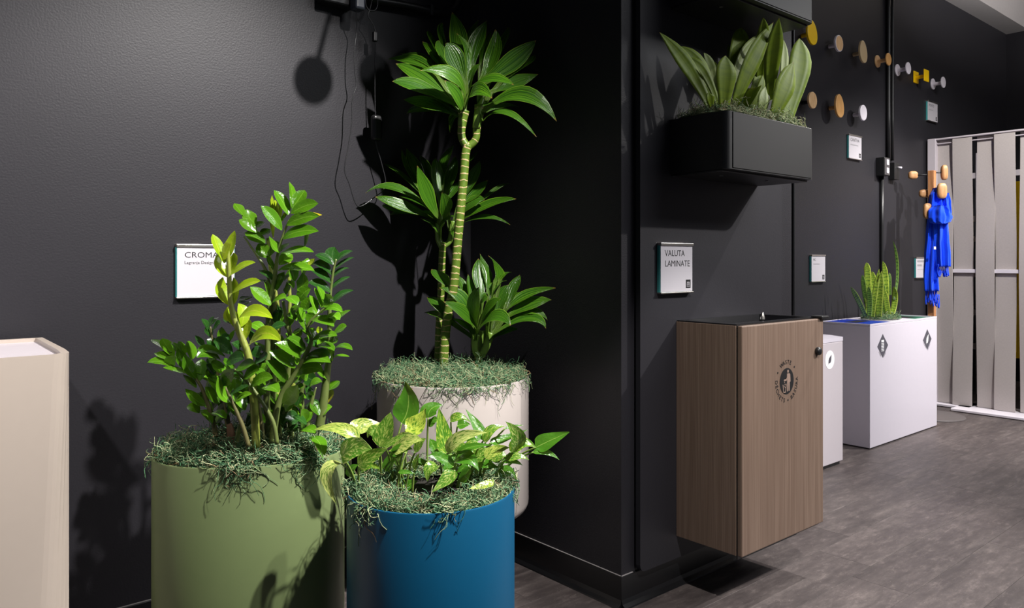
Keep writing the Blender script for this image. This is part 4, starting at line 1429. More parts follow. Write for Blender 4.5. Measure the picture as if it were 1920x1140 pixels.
for i in range(20):
    sx_ = pr_.choice([690, 745, 760, 840, 880, 905])
    bx, by = sx_ + pr_.uniform(-30, 30), pr_.uniform(838, 885)
    an = R(pr_.choice([pr_.uniform(-20, 70), pr_.uniform(110, 200)]))
    ln = pr_.uniform(26, 42)
    f_ = lambda X, Y: ((X - 580) * 4.385, (Y - 700) * 4.385)
    tx, ty = bx + ln * math.cos(an), by - ln * math.sin(an) * 0.7
    PO.append((6, *f_(bx, by), *f_((bx + tx) / 2, (by + ty) / 2 - pr_.uniform(2, 6)), *f_(tx, ty), pr_.uniform(60, 95), pr_.uniform(-.02, .06), 0.0,
               pr_.choice(['pothos_green', 'pothos_green', 'pothos_half']), (sx_, pr_.uniform(893, 915))))
for (cr_, bx, by, mx, my, tx, ty, w, dz, dt, mt, soil) in PO:
    cr = c6 if cr_ == 6 else c7
    s = 4.385 if cr_ == 6 else 5.182
    b, m_, t = cr(bx, by), cr(mx, my), cr(tx, ty)
    z = ZB + dz
    B, Mi, T = at_d(b[0], b[1], z), at_d(m_[0], m_[1], z + dt * .5), at_d(t[0], t[1], z + dt)
    # the petiole leaves the soil somewhere inside the rim
    SP = at_d(soil[0], soil[1], 1)
    k = (BH - 0.006 - H) / (SP.z - H)
    SP = Vector((SP.x * k, SP.y * k, BH - 0.012))
    dx, dy = SP.x - BC[0], SP.y - BC[1]
    rr = math.hypot(dx, dy)
    if rr > BR * 0.86:
        SP.x, SP.y = BC[0] + dx / rr * BR * 0.86, BC[1] + dy / rr * BR * 0.86
    up = SP.lerp(B, 0.55) + Vector((0, 0, 0.012))
    st = tube('petiole', [SP, up, B], [0.0028, 0.0024, 0.0018], M['stem_pothos'], po, 7, 5)
    wa = w / s * z / F
    leaf(B, Mi, T, wa, wa * 1.15, 'heart', M[mt], st, 0.22, 0.0, 0.03, na=12, nc=7)

# ------------------------------------------------------------------ wall planters on the pillar panel
PX0, PX1, PY0 = 1.946, 2.454, 1.308


def wall_planter(label, z0, z1):
    root = empty('planter_box', ((PX0 + PX1) / 2, PY, z0), label, 'planter', 'black wall planters on the pillar')
    bm = bmesh.new()
    add_box(bm, (PX0, PY0, z0 + 0.006), (PX1, PY, z1 - 0.02))
    es = [e for e in bm.edges if abs((e.verts[0].co - e.verts[1].co).normalized().z) > .9 and e.verts[0].co.y < PY - 0.01]
    bmesh.ops.bevel(bm, geom=es, offset=0.022, segments=6, affect='EDGES', profile=0.5)
    bm_obj('body', bm, M['planter_black'], root)
    # open rim: four thin walls
    bm = bmesh.new()
    add_box(bm, (PX0, PY0 + 0.02, z1 - 0.02), (PX0 + 0.003, PY, z1))
    add_box(bm, (PX1 - 0.003, PY0 + 0.02, z1 - 0.02), (PX1, PY, z1))
    add_box(bm, (PX0 + 0.02, PY0, z1 - 0.02), (PX1 - 0.02, PY0 + 0.003, z1))
    add_box(bm, (PX0, PY - 0.003, z1 - 0.02), (PX1, PY, z1))
    for cx_, a0 in ((PX0 + 0.022, math.pi), (PX1 - 0.022, 1.5 * math.pi)):
        pts = []
        for k in range(9):
            a = a0 + k / 8 * math.pi / 2
            pts.append((cx_ + 0.022 * math.cos(a), PY0 + 0.022 + 0.022 * math.sin(a), cx_ + 0.019 * math.cos(a), PY0 + 0.022 + 0.019 * math.sin(a)))
        for p, q in zip(pts, pts[1:]):
            vv = [bm.verts.new((*c, h)) for h in (z1 - 0.02, z1) for c in ((p[0], p[1]), (q[0], q[1]), (q[2], q[3]), (p[2], p[3]))]
            for f in ((0, 1, 2, 3), (7, 6, 5, 4), (0, 4, 5, 1), (2, 6, 7, 3)):
                bm.faces.new([vv[i] for i in f])
    bmesh.ops.recalc_face_normals(bm, faces=bm.faces)
    bm_obj('rim', bm, M['planter_black'], root)
    box('front_panel', (PX0 + 0.026, PY0 - 0.0025, z0 + 0.010), (PX1 - 0.022, PY0, z1 - 0.001), M['planter_black'], root, 0.0008, 1)
    box('base_plate', (PX0 + 0.004, PY0 + 0.022, z0), (PX1 - 0.006, PY - 0.002, z0 + 0.006), M['black'], root, 0.001, 1)
    for sx in (0.10, 0.36):
        lathe('screw', [(0.001, -0.0005), (0.006, -0.0015), (0.006, 0.0), (0.004, 0.001)], (PX0 + sx, PY0 + 0.09, z0 - 0.0012), M['steel'], root, 14)
    return root


wp = wall_planter('black wall planter holding the broad-leaved sansevieria', 1.318, 1.4965)
wall_planter('upper black wall planter seen from below at the top edge', 1.847, 2.03)
sp = empty('sansevieria', (2.2, 1.41, 1.475), 'olive broad-leaved sansevieria with green moss in the black wall planter', 'plant')
box('soil', (PX0 + 0.0045, PY0 + 0.0045, 1.4768), (PX1 - 0.0045, PY - 0.0045, 1.484), M['soil'], sp, 0.02, 4, 2)
c8 = crop(1220, 20, 4.75)
SANS = [  # base, mid, tip (crop px), width, Y of base, Y of tip, material
    (690, 460, 702, 380, 690, 305, 42, 1.48, 1.50, 'sans'), (580, 600, 576, 500, 572, 458, 34, 1.48, 1.49, 'sans'),
    (1150, 800, 1185, 480, 1185, 258, 70, 1.47, 1.49, 'sans_pale'), (800, 760, 850, 380, 818, 160, 66, 1.46, 1.45, 'sans'),
    (960, 800, 985, 330, 1003, 62, 115, 1.44, 1.32, 'sans'), (620, 800, 540, 520, 474, 375, 76, 1.46, 1.47, 'sans_pale'),
    (700, 560, 765, 320, 814, 152, 135, 1.44, 1.46, 'sans'), (840, 660, 930, 490, 970, 362, 112, 1.43, 1.44, 'sans_pale'),
    (580, 850, 440, 510, 262, 318, 120, 1.42, 1.47, 'sans'), (1060, 800, 1080, 400, 1145, 66, 150, 1.41, 1.295, 'sans'),
    (740, 640, 820, 420, 1010, 190, 120, 1.42, 1.42, 'sans_pale'), (880, 760, 955, 560, 980, 370, 66, 1.42, 1.42, 'sans'),
    (520, 850, 330, 510, 79, 192, 128, 1.40, 1.47, 'sans'), (600, 850, 465, 540, 308, 428, 85, 1.39, 1.44, 'sans'),
    (740, 870, 880, 480, 1093, 105, 150, 1.38, 1.335, 'sans'), (1200, 985, 1310, 520, 1325, 246, 195, 1.36, 1.38, 'sans'),
    (650, 880, 658, 600, 667, 400, 178, 1.36, 1.35, 'sans'), (540, 850, 530, 790, 512, 733, 75, 1.37, 1.36, 'sans'),
    (900, 870, 970, 720, 1000, 572, 72, 1.37, 1.36, 'sans'), (1010, 920, 1040, 810, 1050, 748, 34, 1.36, 1.36, 'sans_pale'),
    (980, 940, 992, 810, 1023, 675, 90, 1.345, 1.34, 'sans_pale'), (1090, 950, 1175, 700, 1271, 460, 175, 1.345, 1.33, 'sans'),
]
for (bx, by, mx, my, tx, ty, w, yb, yt, mt) in SANS:
    b, m_, t = c8(bx, by), c8(mx, my), c8(tx, ty)
    B, T = at_Y(b[0], b[1], yb), at_Y(t[0], t[1], yt)
    Mi = at_Y(m_[0], m_[1], (yb + yt) / 2 - 0.006)
    wa = w / 4.75 * depth(Mi) / F
    leaf(B, Mi, T, wa, wa * 1.25, 'sword', M[mt], sp, 0.22, na=14, thick=0.0022, prefer=(0.6, -0.7, 0.3))
for (bx, by, mx, my, tx, ty, w, yb, yt) in ((835, 880, 880, 780, 930, 690, 118, 1.355, 1.345),):
    b, m_, t = c8(bx, by), c8(mx, my), c8(tx, ty)
    B, Mi, T = at_Y(b[0], b[1], yb), at_Y(m_[0], m_[1], yt), at_Y(t[0], t[1], yt)
    leaf(B, Mi, T, w / 4.75 * depth(Mi) / F, 0.06, 'blunt', M['sans'], sp, 0.25, na=8, thick=0.002)


def moss_box(name, parent, x0, x1, y0, y1, zt, mound, n, seed, hang):
    """same strands as moss(), on a rectangle"""
    o = moss(name, parent, (x0 + x1) / 2, (y0 + y1) / 2, zt, (x1 - x0) / 2, (y1 - y0) / 2, 0, mound, n, seed, hang, 0.0, 0.0, 0.68)
    me = o.data
    co = np.empty(len(me.vertices) * 3)
    me.vertices.foreach_get('co', co)
    co = co.reshape(-1, 3)
    base = np.array(tuple(wloc(parent)))
    c = np.array([(x0 + x1) / 2, (y0 + y1) / 2, 0]) - base
    K = 30
    d = (co - c).reshape(-1, K, 3)
    f = d[:, 0, :2] / np.array([(x1 - x0) / 2, (y1 - y0) / 2])
    rr = np.linalg.norm(f, axis=1) + 1e-9
    mx = np.abs(f).max(1) + 1e-9
    sc = np.minimum(rr / mx, 1.42)          # disc to square, strand by strand
    tgt = d[:, 0, :2] * sc[:, None]
    d[:, :, :2] += (tgt - d[:, 0, :2])[:, None, :]
    co = d.reshape(-1, 3) + c
    me.vertices.foreach_set('co', co.ravel())
    me.update()
    return o


moss_box('moss', sp, PX0 + 0.012, PX1 - 0.012, PY0 + 0.012, PY - 0.012, 1.4975, 0.018, 3600, 33, 0.02)

# ------------------------------------------------------------------ wood grain wall bin
bx0, bx1, by0, byd, bz0, bz1 = 1.979, 2.464, 1.301, 1.281, 0.170, 0.856
wb = empty('hanging_bin', ((bx0 + bx1) / 2, PY, bz0), 'grey brown wood grain waste bin hung on the pillar', 'bin')
box('side_panel', (bx0, by0 + 0.001, bz0), (bx0 + 0.019, PY, bz1), M['laminate'], wb, 0.0012, 2)
box('side_panel', (bx1 - 0.019, by0 + 0.001, bz0), (bx1, PY, bz1), M['laminate'], wb, 0.0012, 2)
box('bottom_panel', (bx0 + 0.019, by0 + 0.001, bz0 + 0.002), (bx1 - 0.019, PY, bz0 + 0.02), M['black'], wb)
box('back_panel', (bx0 + 0.019, PY - 0.015, bz0 + 0.02), (bx1 - 0.019, PY, bz1 - 0.004), M['black'], wb)
box('inner_frame', (bx0 + 0.004, by0 - 0.0035, bz0 - 0.011), (bx1 - 0.004, by0 + 0.001, bz1 - 0.01), M['black'], wb)
door = box('door', (bx0 + 0.001, byd, bz0), (bx1, by0 - 0.0035, bz1), M['laminate'], wb, 0.0035, 2)
# black top insert: rim, sloping funnel and opening
zi = bz1 + 0.001
vs, fs = [], []


def rect(x0, x1, y0, y1, z):
    return [(x0, y0, z), (x1, y0, z), (x1, y1, z), (x0, y1, z)]


loops = [rect(bx0 + 0.004, bx1 - 0.004, by0 + 0.0, PY, zi - 0.012), rect(bx0 + 0.004, bx1 - 0.004, by0 + 0.0, PY, zi + 0.003),
         rect(bx0 + 0.035, bx1 - 0.035, by0 + 0.024, PY - 0.02, zi + 0.003), rect(bx0 + 0.05, bx1 - 0.05, by0 + 0.035, PY - 0.03, zi - 0.02),
         rect(bx0 + 0.10, bx1 - 0.10, by0 + 0.06, PY - 0.055, zi - 0.035), rect(bx0 + 0.10, bx1 - 0.10, by0 + 0.06, PY - 0.055, zi - 0.3)]
for lp in loops:
    vs += lp
for j in range(len(loops) - 1):
    for i in range(4):
        fs.append((4 * j + i, 4 * j + (i + 1) % 4, 4 * j + 4 + (i + 1) % 4, 4 * j + 4 + i))
fs.append(tuple(range(4 * (len(loops) - 1), 4 * len(loops))))
mesh_obj('top_insert', vs, fs, plain('black_gloss_plastic', (0.006, 0.006, 0.007, 1), 0.22), wb)
lit_patch = at_Y(1430, 592, 1.44)
lathe('lit_patch_cone', [(0.008, -0.012), (0.007, -0.004), (0.003, 0.010), (0.0015, 0.012)], (lit_patch.x, 1.44, zi + 0.004), M['steel'], wb, 12)  # pale cone stands in for a small lit patch in the bin top
bk = box('hinge_bracket', (bx1 - 0.03, byd - 0.012, bz1 + 0.0005), (bx1 + 0.016, byd + 0.03, bz1 + 0.009), M['black'], wb, 0.003, 2)
kp = at_Y(1531.5, 658, byd)
knob = lathe('lock_knob', [(0.012, 0), (0.014, 0.003), (0.0135, 0.010), (0.010, 0.014), (0.003, 0.015)], (0, 0, 0), M['black'], door, 24)
# turn the knob to face the room
for v in knob.data.vertices:
    w_ = v.co + wloc(door)
    v.co = Vector((kp.x + w_.x, byd - w_.z, kp.z + w_.y)) - wloc(door)
# litter symbol and ring of words
dcx, dcz = at_Y(1475, 714.5, byd).x, at_Y(1475, 714.5, byd).z
og = (dcx, byd - 0.0004, dcz)
dec = poly_plate('litter_symbol', circle2(0.0415, n=48), og, M['ink'], door, 0.0004)
u = 0.0415
fig = [[(0.32, 0.72 + 0), (0, 0)], ]
ov = (dcx, byd - 0.0008, dcz)


def dpoly(pts):
    return poly_plate('figure', [(x * u, y * u) for x, y in pts], ov, M['decal_tan'], dec, 0.0003)


dpoly(circle2(0.12, 0.16, 0.74, 20))
dpoly([(0.02, 0.58), (0.36, 0.58), (0.48, 0.46), (0.52, -0.05), (0.44, -0.12), (0.40, -0.12), (0.38, -0.78), (0.24, -0.78), (0.21, -0.12), (0.19, -0.12), (0.17, -0.80), (0.02, -0.80),
       (0.02, -0.02), (0.0, 0.30), (-0.12, 0.18), (-0.42, 0.16), (-0.45, 0.05), (-0.10, 0.03), (-0.02, 0.08)])
dpoly([(-0.62, -0.22), (-0.54, -0.22), (-0.44, -0.78), (-0.24, -0.78), (-0.14, -0.20), (-0.06, -0.20), (-0.18, -0.86), (-0.50, -0.86)])
for a, b in ((-0.34, -0.05), (-0.28, -0.22), (-0.38, -0.36), (-0.26, -0.46)):
    dpoly(circle2(0.05, a, b, 8))
RAD = 0.0545


def ring_text(word, a0, a1, size=0.0185, flip=False):
    """letters set round the symbol from angle a0 to a1 (degrees, 0 = right, counter-clockwise)"""
    n_ = len(word)
    for i, ch in enumerate(word):
        a = R(a0 + (a1 - a0) * (i + 0.5) / n_)
        rot = a - math.pi / 2 if not flip else a + math.pi / 2
        rr = RAD if not flip else RAD + size * 0.70
        px_, pz_ = rr * math.cos(a), rr * math.sin(a)
        text_obj('letter', ch, size, (dcx + px_, byd - 0.0006, dcz + pz_), M['ink'], dec, align='CENTER', rot=rot, bold=0.0003)


ring_text('WASTE', 127, 62)
ring_text('D\u00c9CHETS', 172, 262, flip=True)
ring_text('BASURA', 292, 368, flip=True)
for a in (150, 42, 277):
    poly_plate('dot', circle2(0.0032, (RAD + 0.007) * math.cos(R(a)), (RAD + 0.007) * math.sin(R(a)), 12), (dcx, byd - 0.0004, dcz), M['ink'], dec, 0.0003)

# ------------------------------------------------------------------ small pale bin with leaf disc
sx0, sx1, sy0, sz1 = 3.555, 3.855, 1.899, 0.657
sb = empty('small_bin', ((sx0 + sx1) / 2, 2.08, 0), 'small pale grey bin with a white leaf disc, beside the wood grain bin', 'bin')
box('plinth', (sx0 + 0.012, sy0 + 0.012, 0), (sx1 - 0.012, 2.255, 0.02), M['black'], sb)
box('body', (sx0, sy0, 0.02), (sx1, 2.265, sz1 - 0.022), M['greywhite'], sb, 0.003, 2)
vs = rect(sx0, sx1, sy0, 2.265, sz1 - 0.020) + rect(sx0, sx1, sy0, 2.265, sz1) + rect(sx0 + 0.01, sx1 - 0.01, sy0 + 0.06, 2.255, sz1 + 0.006)
fs = [(3, 2, 1, 0)] + [(4 * j + i, 4 * j + (i + 1) % 4, 4 * j + 4 + (i + 1) % 4, 4 * j + 4 + i) for j in range(2) for i in range(4)] + [(8, 9, 10, 11)]
mesh_obj('lid', vs, fs, M['white'], sb)
lc = at_Y(1555.8, 674.6, sy0)
ld = poly_plate('leaf_disc', circle2(0.047, n=40), (lc.x, sy0 - 0.0002, lc.z), M['decal_white'], sb, 0.0006)
poly_plate('leaf_mark', [(a * 0.026, b * 0.026) for a, b in LEAF2], (lc.x, sy0 - 0.0008, lc.z), M['decal_grey'], ld, 0.0004)

# ------------------------------------------------------------------ white recycling bin
wx0, wx1, wy0, wy1, wz = 4.26, 5.185, 1.944, 2.235, 0.697
rb = empty('recycling_bin', ((wx0 + wx1) / 2, 2.09, 0), 'wide white recycling bin with blue and green lids', 'bin')
box('plinth', (wx0 + 0.006, wy0 + 0.006, 0), (wx1 - 0.006, wy1 - 0.006, 0.006), M['black'], rb)
box('body', (wx0, wy0, 0.006), (wx1, wy1, wz - 0.012), M['white'], rb, 0.003, 2)
for lo, hi in (((wx0, wy0, wz - 0.012), (wx1, wy0 + 0.008, wz)), ((wx0, wy1 - 0.008, wz - 0.012), (wx1, wy1, wz)),
               ((wx0, wy0 + 0.008, wz - 0.012), (wx0 + 0.008, wy1 - 0.008, wz)), ((wx1 - 0.008, wy0 + 0.008, wz - 0.012), (wx1, wy1 - 0.008, wz))):
    box('rim', lo, hi, M['white'], rb, 0.001, 1)
lidb = box('blue_lid', (wx0 + 0.009, wy0 + 0.009, wz - 0.012), (4.556, wy1 - 0.009, wz - 0.002), M['lid_blue'], rb, 0.002, 1)
box('slot', (wx0 + 0.07, wy0 + 0.11, wz - 0.0021), (4.50, wy0 + 0.18, wz - 0.0012), M['ink'], lidb)
lidg = box('green_lid', (4.885, wy0 + 0.009, wz - 0.012), (wx1 - 0.009, wy1 - 0.009, wz - 0.006), M['lid_green'], rb, 0.002, 1)
box('slot', (4.94, wy0 + 0.09, wz - 0.0061), (5.12, wy0 + 0.20, wz - 0.0052), M['ink'], lidg)
box('planter_tray', (4.558, wy0 + 0.009, wz - 0.012), (4.883, wy1 - 0.009, wz - 0.0005), M['white'], rb, 0.001, 1)
wf = wy0 - 0.0002
for (px_, py_, w_, h_, kind) in ((1655, 648.5, 0.066, 0.068, 'paper'), (1738.5, 636.5, 0.064, 0.064, 'leaf')):
    c = at_Y(px_, py_, wy0)
    k = 0.068 if kind == 'paper' else 0.064
    d_ = poly_plate('diamond_label', [(0, -k), (k, 0), (0, k), (-k, 0)], (c.x, wf, c.z), M['decal_grey'], rb, 0.0005)
    if kind == 'leaf':
        poly_plate('leaf_mark', [(a * 0.028, b * 0.034) for a, b in LEAF2], (c.x, wf - 0.0005, c.z), M['decal_white'], d_, 0.0004)
        text_obj('lettering', 'ORGANICS', 0.0105, (c.x - k + 0.002, wf - 0.0002, c.z - 0.016), M['decal_grey'], d_, rot=R(-45))
        text_obj('lettering', 'ORGANICS', 0.0105, (c.x + 0.008, wf - 0.0002, c.z - k - 0.006), M['decal_grey'], d_, rot=R(45))
    else:
        for i in range(8):
            zz_ = -0.030 + i * 0.0085
            poly_plate('paper_line', [(-0.018, zz_), (0.016, zz_), (0.016, zz_ + (0.0042 if i != 6 else 0.008)), (-0.018, zz_ + (0.0042 if i != 6 else 0.008))], (c.x, wf - 0.0005, c.z), M['decal_white'], d_, 0.0004)
        text_obj('lettering', 'PAPER', 0.0135, (c.x - k + 0.016, wf - 0.0002, c.z - 0.034), M['ink'], d_, rot=R(-45))
        text_obj('lettering', 'PAPIER', 0.0125, (c.x + 0.014, wf - 0.0002, c.z - k - 0.001), M['decal_grey'], d_, rot=R(45))

sn = empty('snake_plant', (4.70, 2.08, wz), 'banded snake plant with moss in the top of the white recycling bin', 'plant')
cS = crop(1570, 430, 6.0)
SNK = [
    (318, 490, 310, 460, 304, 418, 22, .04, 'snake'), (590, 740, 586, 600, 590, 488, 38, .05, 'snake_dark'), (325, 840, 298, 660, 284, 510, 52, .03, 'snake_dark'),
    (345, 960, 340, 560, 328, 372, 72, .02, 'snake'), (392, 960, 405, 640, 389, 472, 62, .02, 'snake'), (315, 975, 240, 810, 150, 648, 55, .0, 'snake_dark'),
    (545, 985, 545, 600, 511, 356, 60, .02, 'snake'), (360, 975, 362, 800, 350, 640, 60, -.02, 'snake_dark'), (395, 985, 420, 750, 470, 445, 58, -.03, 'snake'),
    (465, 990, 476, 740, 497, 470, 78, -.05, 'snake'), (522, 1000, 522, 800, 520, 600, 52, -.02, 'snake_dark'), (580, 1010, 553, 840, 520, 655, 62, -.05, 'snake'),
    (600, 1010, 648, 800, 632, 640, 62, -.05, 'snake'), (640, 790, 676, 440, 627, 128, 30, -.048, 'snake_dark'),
]
for (bx, by, mx, my, tx, ty, w, dy, mt) in SNK:
    b, m_, t = cS(bx, by), cS(mx, my), cS(tx, ty)
    yy = 2.09 + dy
    B, Mi, T = at_Y(b[0], b[1], yy), at_Y(m_[0], m_[1], yy), at_Y(t[0], t[1], yy)
    wa = w / 6.0 * depth(Mi) / F
    leaf(B, Mi, T, wa, wa * 1.05, 'strap', M[mt], sn, 0.2, na=12, thick=0.002)
moss('moss', sn, 4.70, 2.08, wz + 0.003, 0.145, 0.105, 0, 0.012, 1100, 44, 0.0)

# ------------------------------------------------------------------ coat hooks on the dark wall
def disc_y(name, cx, cz, y0, y1, rx, rz, mat, parent, bev=0.003, seg=36, skew=0.0, front=None):
    """rounded disc with its faces along Y (y1 nearer the room)"""
    vs, fs = [], []
    rings = [(y0, 1 - bev / rx), (y0 - bev * 0.4, 1.0), (y1 + bev * 0.4, 1.0), (y1, 1 - bev / rx)]
    for y, k in rings:
        for i in range(seg):
            a = 2 * math.pi * i / seg
            x, z = rx * k * math.cos(a), rz * k * math.sin(a)
            x += skew * z
            if skew:   # pebble outline: fuller below
                x *= 1 - 0.12 * math.sin(a)
            vs.append((cx + x, y, cz + z))
    for j in range(3):
        for i in range(seg):
            a, b = j * seg + i, j * seg + (i + 1) % seg
            fs.append((a, b, b + seg, a + seg))
    fs.append(tuple(range(seg - 1, -1, -1)))
    fs.append(tuple(range(3 * seg, 4 * seg)))
    mi = None
    mats = mat
    if front is not None:
        mats = [mat, front]
        mi = [0] * (len(fs) - 1) + [1]
    return mesh_obj(name, vs, fs, mats, parent, matidx=mi)


def knob_hook(label, px, py, hpx, wratio, mat, stub, skew=0.0, front=None, off=0.062, rim=None):
    c = at_Y(px, py, WY - off)
    z = depth(c)
    rz = hpx / 2 * z / F
    rx = rz * wratio
    root = empty('knob_hook', (c.x, WY, c.z), label, 'coat hook', 'coat hooks on the dark wall')
    disc_y('peg', c.x, c.z - 0.006, WY, WY - off + 0.006, 0.012, 0.012, stub, root, 0.002, 20)
    disc_y('disc', c.x, c.z, WY - off + 0.008, WY - off - 0.006, rx, rz, rim or mat, root, 0.004, 40, skew, mat if rim else None)


knob_hook('yellow oval wall hook beside the upper black planter', 1522, 61, 45, 0.80, M['yellow'], M['yellow'], -0.12)
knob_hook('round natural wood wall hook with a white rim, top row', 1572.5, 81.5, 30.5, 0.98, M['oak'], M['white_lacquer'], 0, None, 0.062, M['white_lacquer'])
knob_hook('tall beige pebble wall hook, top row', 1618, 97, 41, 0.72, M['beige'], M['beige'], -0.12)
knob_hook('round beige wood wall hook, lower row by the planter moss', 1523, 188, 31, 0.98, M['oak'], M['black'])
knob_hook('tall orange wood pebble wall hook, lower row', 1573.5, 198.5, 43, 0.74, M['oak_warm'], M['oak_warm'], -0.10)
knob_hook('round white wall hook, lower row above the CANTHA sign', 1618, 211.5, 29, 0.95, M['white_lacquer'], M['white_lacquer'])


def spool_hook(label, pxb, pyb, hpx, mat, front=None, square=False):
    c = at_Y(pxb, pyb, WY - 0.006)
    r = hpx / 2 * depth(c) / F
    root = empty('spool_hook', (c.x, WY, c.z), label, 'coat hook', 'coat hooks on the dark wall')
    L = 0.070
    f = front or mat
    if square:
        box('back_plate', (c.x - r, WY - 0.007, c.z - r), (c.x + r, WY, c.z + r), mat, root, 0.004, 2)
        box('front_plate', (c.x - r, WY - L - 0.007, c.z - r), (c.x + r, WY - L, c.z + r), f, root, 0.004, 2)
    else:
        disc_y('back_disc', c.x, c.z, WY, WY - 0.008, r, r, mat, root, 0.003)
        disc_y('front_disc', c.x, c.z, WY - L, WY - L - 0.008, r, r, f, root, 0.003)
    disc_y('stem', c.x, c.z - 0.002, WY - 0.006, WY - L + 0.002, 0.013, 0.013, mat, root, 0.001, 20)


spool_hook('wooden spool-shaped wall hook with two round discs', 1646, 115, 23, M['oak'], M['oak_warm'])
spool_hook('white spool-shaped wall hook between the wooden and yellow ones', 1683.5, 131.5, 22, M['white_lacquer'])
spool_hook('yellow square spool-shaped wall hook', 1718, 145, 22, M['yellow'], None, True)
spool_hook('last white spool-shaped wall hook, past the yellow square one', 1750, 157.5, 20.5, M['white_lacquer'])

# ------------------------------------------------------------------ conduit, outlets
cdx = at_Y(1668, 200, WY).x


def conduit(label, x, r, z0, z1, y, mat=None):
    o = tube('conduit', [(x, y, z0), (x, y, (z0 + z1) / 2), (x, y, z1)], r, mat or M['black'], None, 14, 2, origin=(x, y, z0))
    return tag(o, label, 'conduit')


x1c = at_Y(1666, 200, WY - 0.016).x
x2c = at_Y(1671.5, 200, WY - 0.012).x
zb_ = at_Y(1662, 333, WY).z
zt_ = at_Y(1662, 299, WY).z
conduit('thick black conduit running up the dark wall above the twin outlet', x1c, 0.015, zt_ - 0.002, 3.04, WY - 0.0155)
conduit('thin black conduit beside the thick one, above the outlet box', x2c + 0.02, 0.010, zt_ - 0.002, 3.04, WY - 0.0105)
xl = at_Y(1658, 315, WY - 0.055).x
xr = at_Y(1668, 315, WY - 0.055).x
ob = empty('outlet_box', ((xl + xr) / 2, WY, (zb_ + zt_) / 2), 'black surface outlet box with two white sockets on the dark wall', 'outlet')
box('box', (xl, WY - 0.055, zb_), (xr, WY, zt_ - 0.002), M['black'], ob, 0.003, 2)
box('face_plate', (xl + 0.003, WY - 0.058, zb_ + 0.004), (xr - 0.003, WY - 0.055, zt_ - 0.006), plain('grey_plate', srgb(70, 68, 70), 0.4), ob, 0.001, 1)
hm = (zb_ + zt_) / 2
for q in (-1, 1):
    box('socket', (xl + 0.028, WY - 0.0605, hm + q * 0.027 - 0.018), (xr - 0.020, WY - 0.058, hm + q * 0.027 + 0.018), M['white_lacquer'], ob, 0.003, 2)
x3l, x3r = at_Y(1674.5, 315, WY - 0.03).x, at_Y(1684, 315, WY - 0.03).x
sw = empty('switch_box', ((x3l + x3r) / 2, WY, hm), 'small black switch box with a white toggle, right of the outlet box', 'switch')
box('box', (x3l, WY - 0.04, zb_ - 0.012), (x3r, WY, zt_ - 0.02), M['black'], sw, 0.003, 2)
tube('toggle', [((x3l + x3r) / 2 + 0.012, WY - 0.038, hm + 0.01), ((x3l + x3r) / 2 + 0.012, WY - 0.065, hm + 0.006)], 0.007, M['white_lacquer'], sw, 10, 2)
xd = at_Y(1653.5, 450, WY - 0.012).x
conduit('black conduit dropping below the twin outlet to the floor', xd, 0.012, 0.10, zb_ + 0.001, WY - 0.0125)
# slim black conduit seen just past the pillar's edge
xg = at_Y(1488, 400, WY - 0.011).x
conduit('slim black conduit on the dark wall just past the pillar edge', xg, 0.0095, 0.10, 3.04, WY - 0.010)

# ------------------------------------------------------------------ coat rack with scarf
rx_, ry_ = 5.505, 2.096
cr_ = empty('coat_rack', (rx_, ry_, 0), 'wooden coat rack with block pegs and a flat dark base behind the white bin', 'coat rack')
lathe('base', [(0.18, 0), (0.2, 0.001), (0.2, 0.006), (0.198, 0.008)], (rx_, ry_, 0), plain('grey_steel_base', srgb(96, 90, 90), 0.5), cr_, 56)
pw = 0.020
box('post', (rx_ - pw, ry_ - pw, 0.008), (rx_ + pw, ry_ + pw, 1.66), M['post_wood'], cr_, 0.003, 2)


def peg_block(px, py, wpx, hpx, d, nrm_ang):
    """rounded wood block on a black rod; d = camera depth of the block"""
    c = at_d(px, py, d)
    hw, hh, ht = wpx / 2 * d / F, hpx / 2 * d / F, 0.019
    bm = bmesh.new()
    bmesh.ops.create_cube(bm, size=2.0)
    bmesh.ops.bevel(bm, geom=list(bm.edges), offset=0.72, segments=5, affect='EDGES', profile=0.5)
    rot = Matrix.Rotation(nrm_ang, 3, 'Z')
    for v in bm.verts:
        v.co = rot @ Vector((v.co.x * hw, v.co.y * ht, v.co.z * hh)) + c
    o = bm_obj('peg_block', bm, M['peg'], cr_, True)
    tube('peg_rod', [c, Vector((rx_, ry_, c.z))], 0.005, M['black'], o, 8, 2)
    return o


pz = 5.16
FACE = TH - R(90)
peg_block(1711.7, 328.5, 17, 15, 5.20, FACE)
peg_block(1770.5, 323.5, 12, 28, 5.16, FACE)
peg_block(1734, 363, 21, 15, 5.20, FACE)
peg_block(1766, 358, 17.5, 29.5, 5.02, FACE)
peg_block(1738.8, 395.7, 15, 29, 5.06, FACE)

sc = empty('scarf', at_d(1764, 372, 5.05), 'bright blue fringed scarf looped over a peg of the coat rack', 'scarf')
sr = random.Random(4)


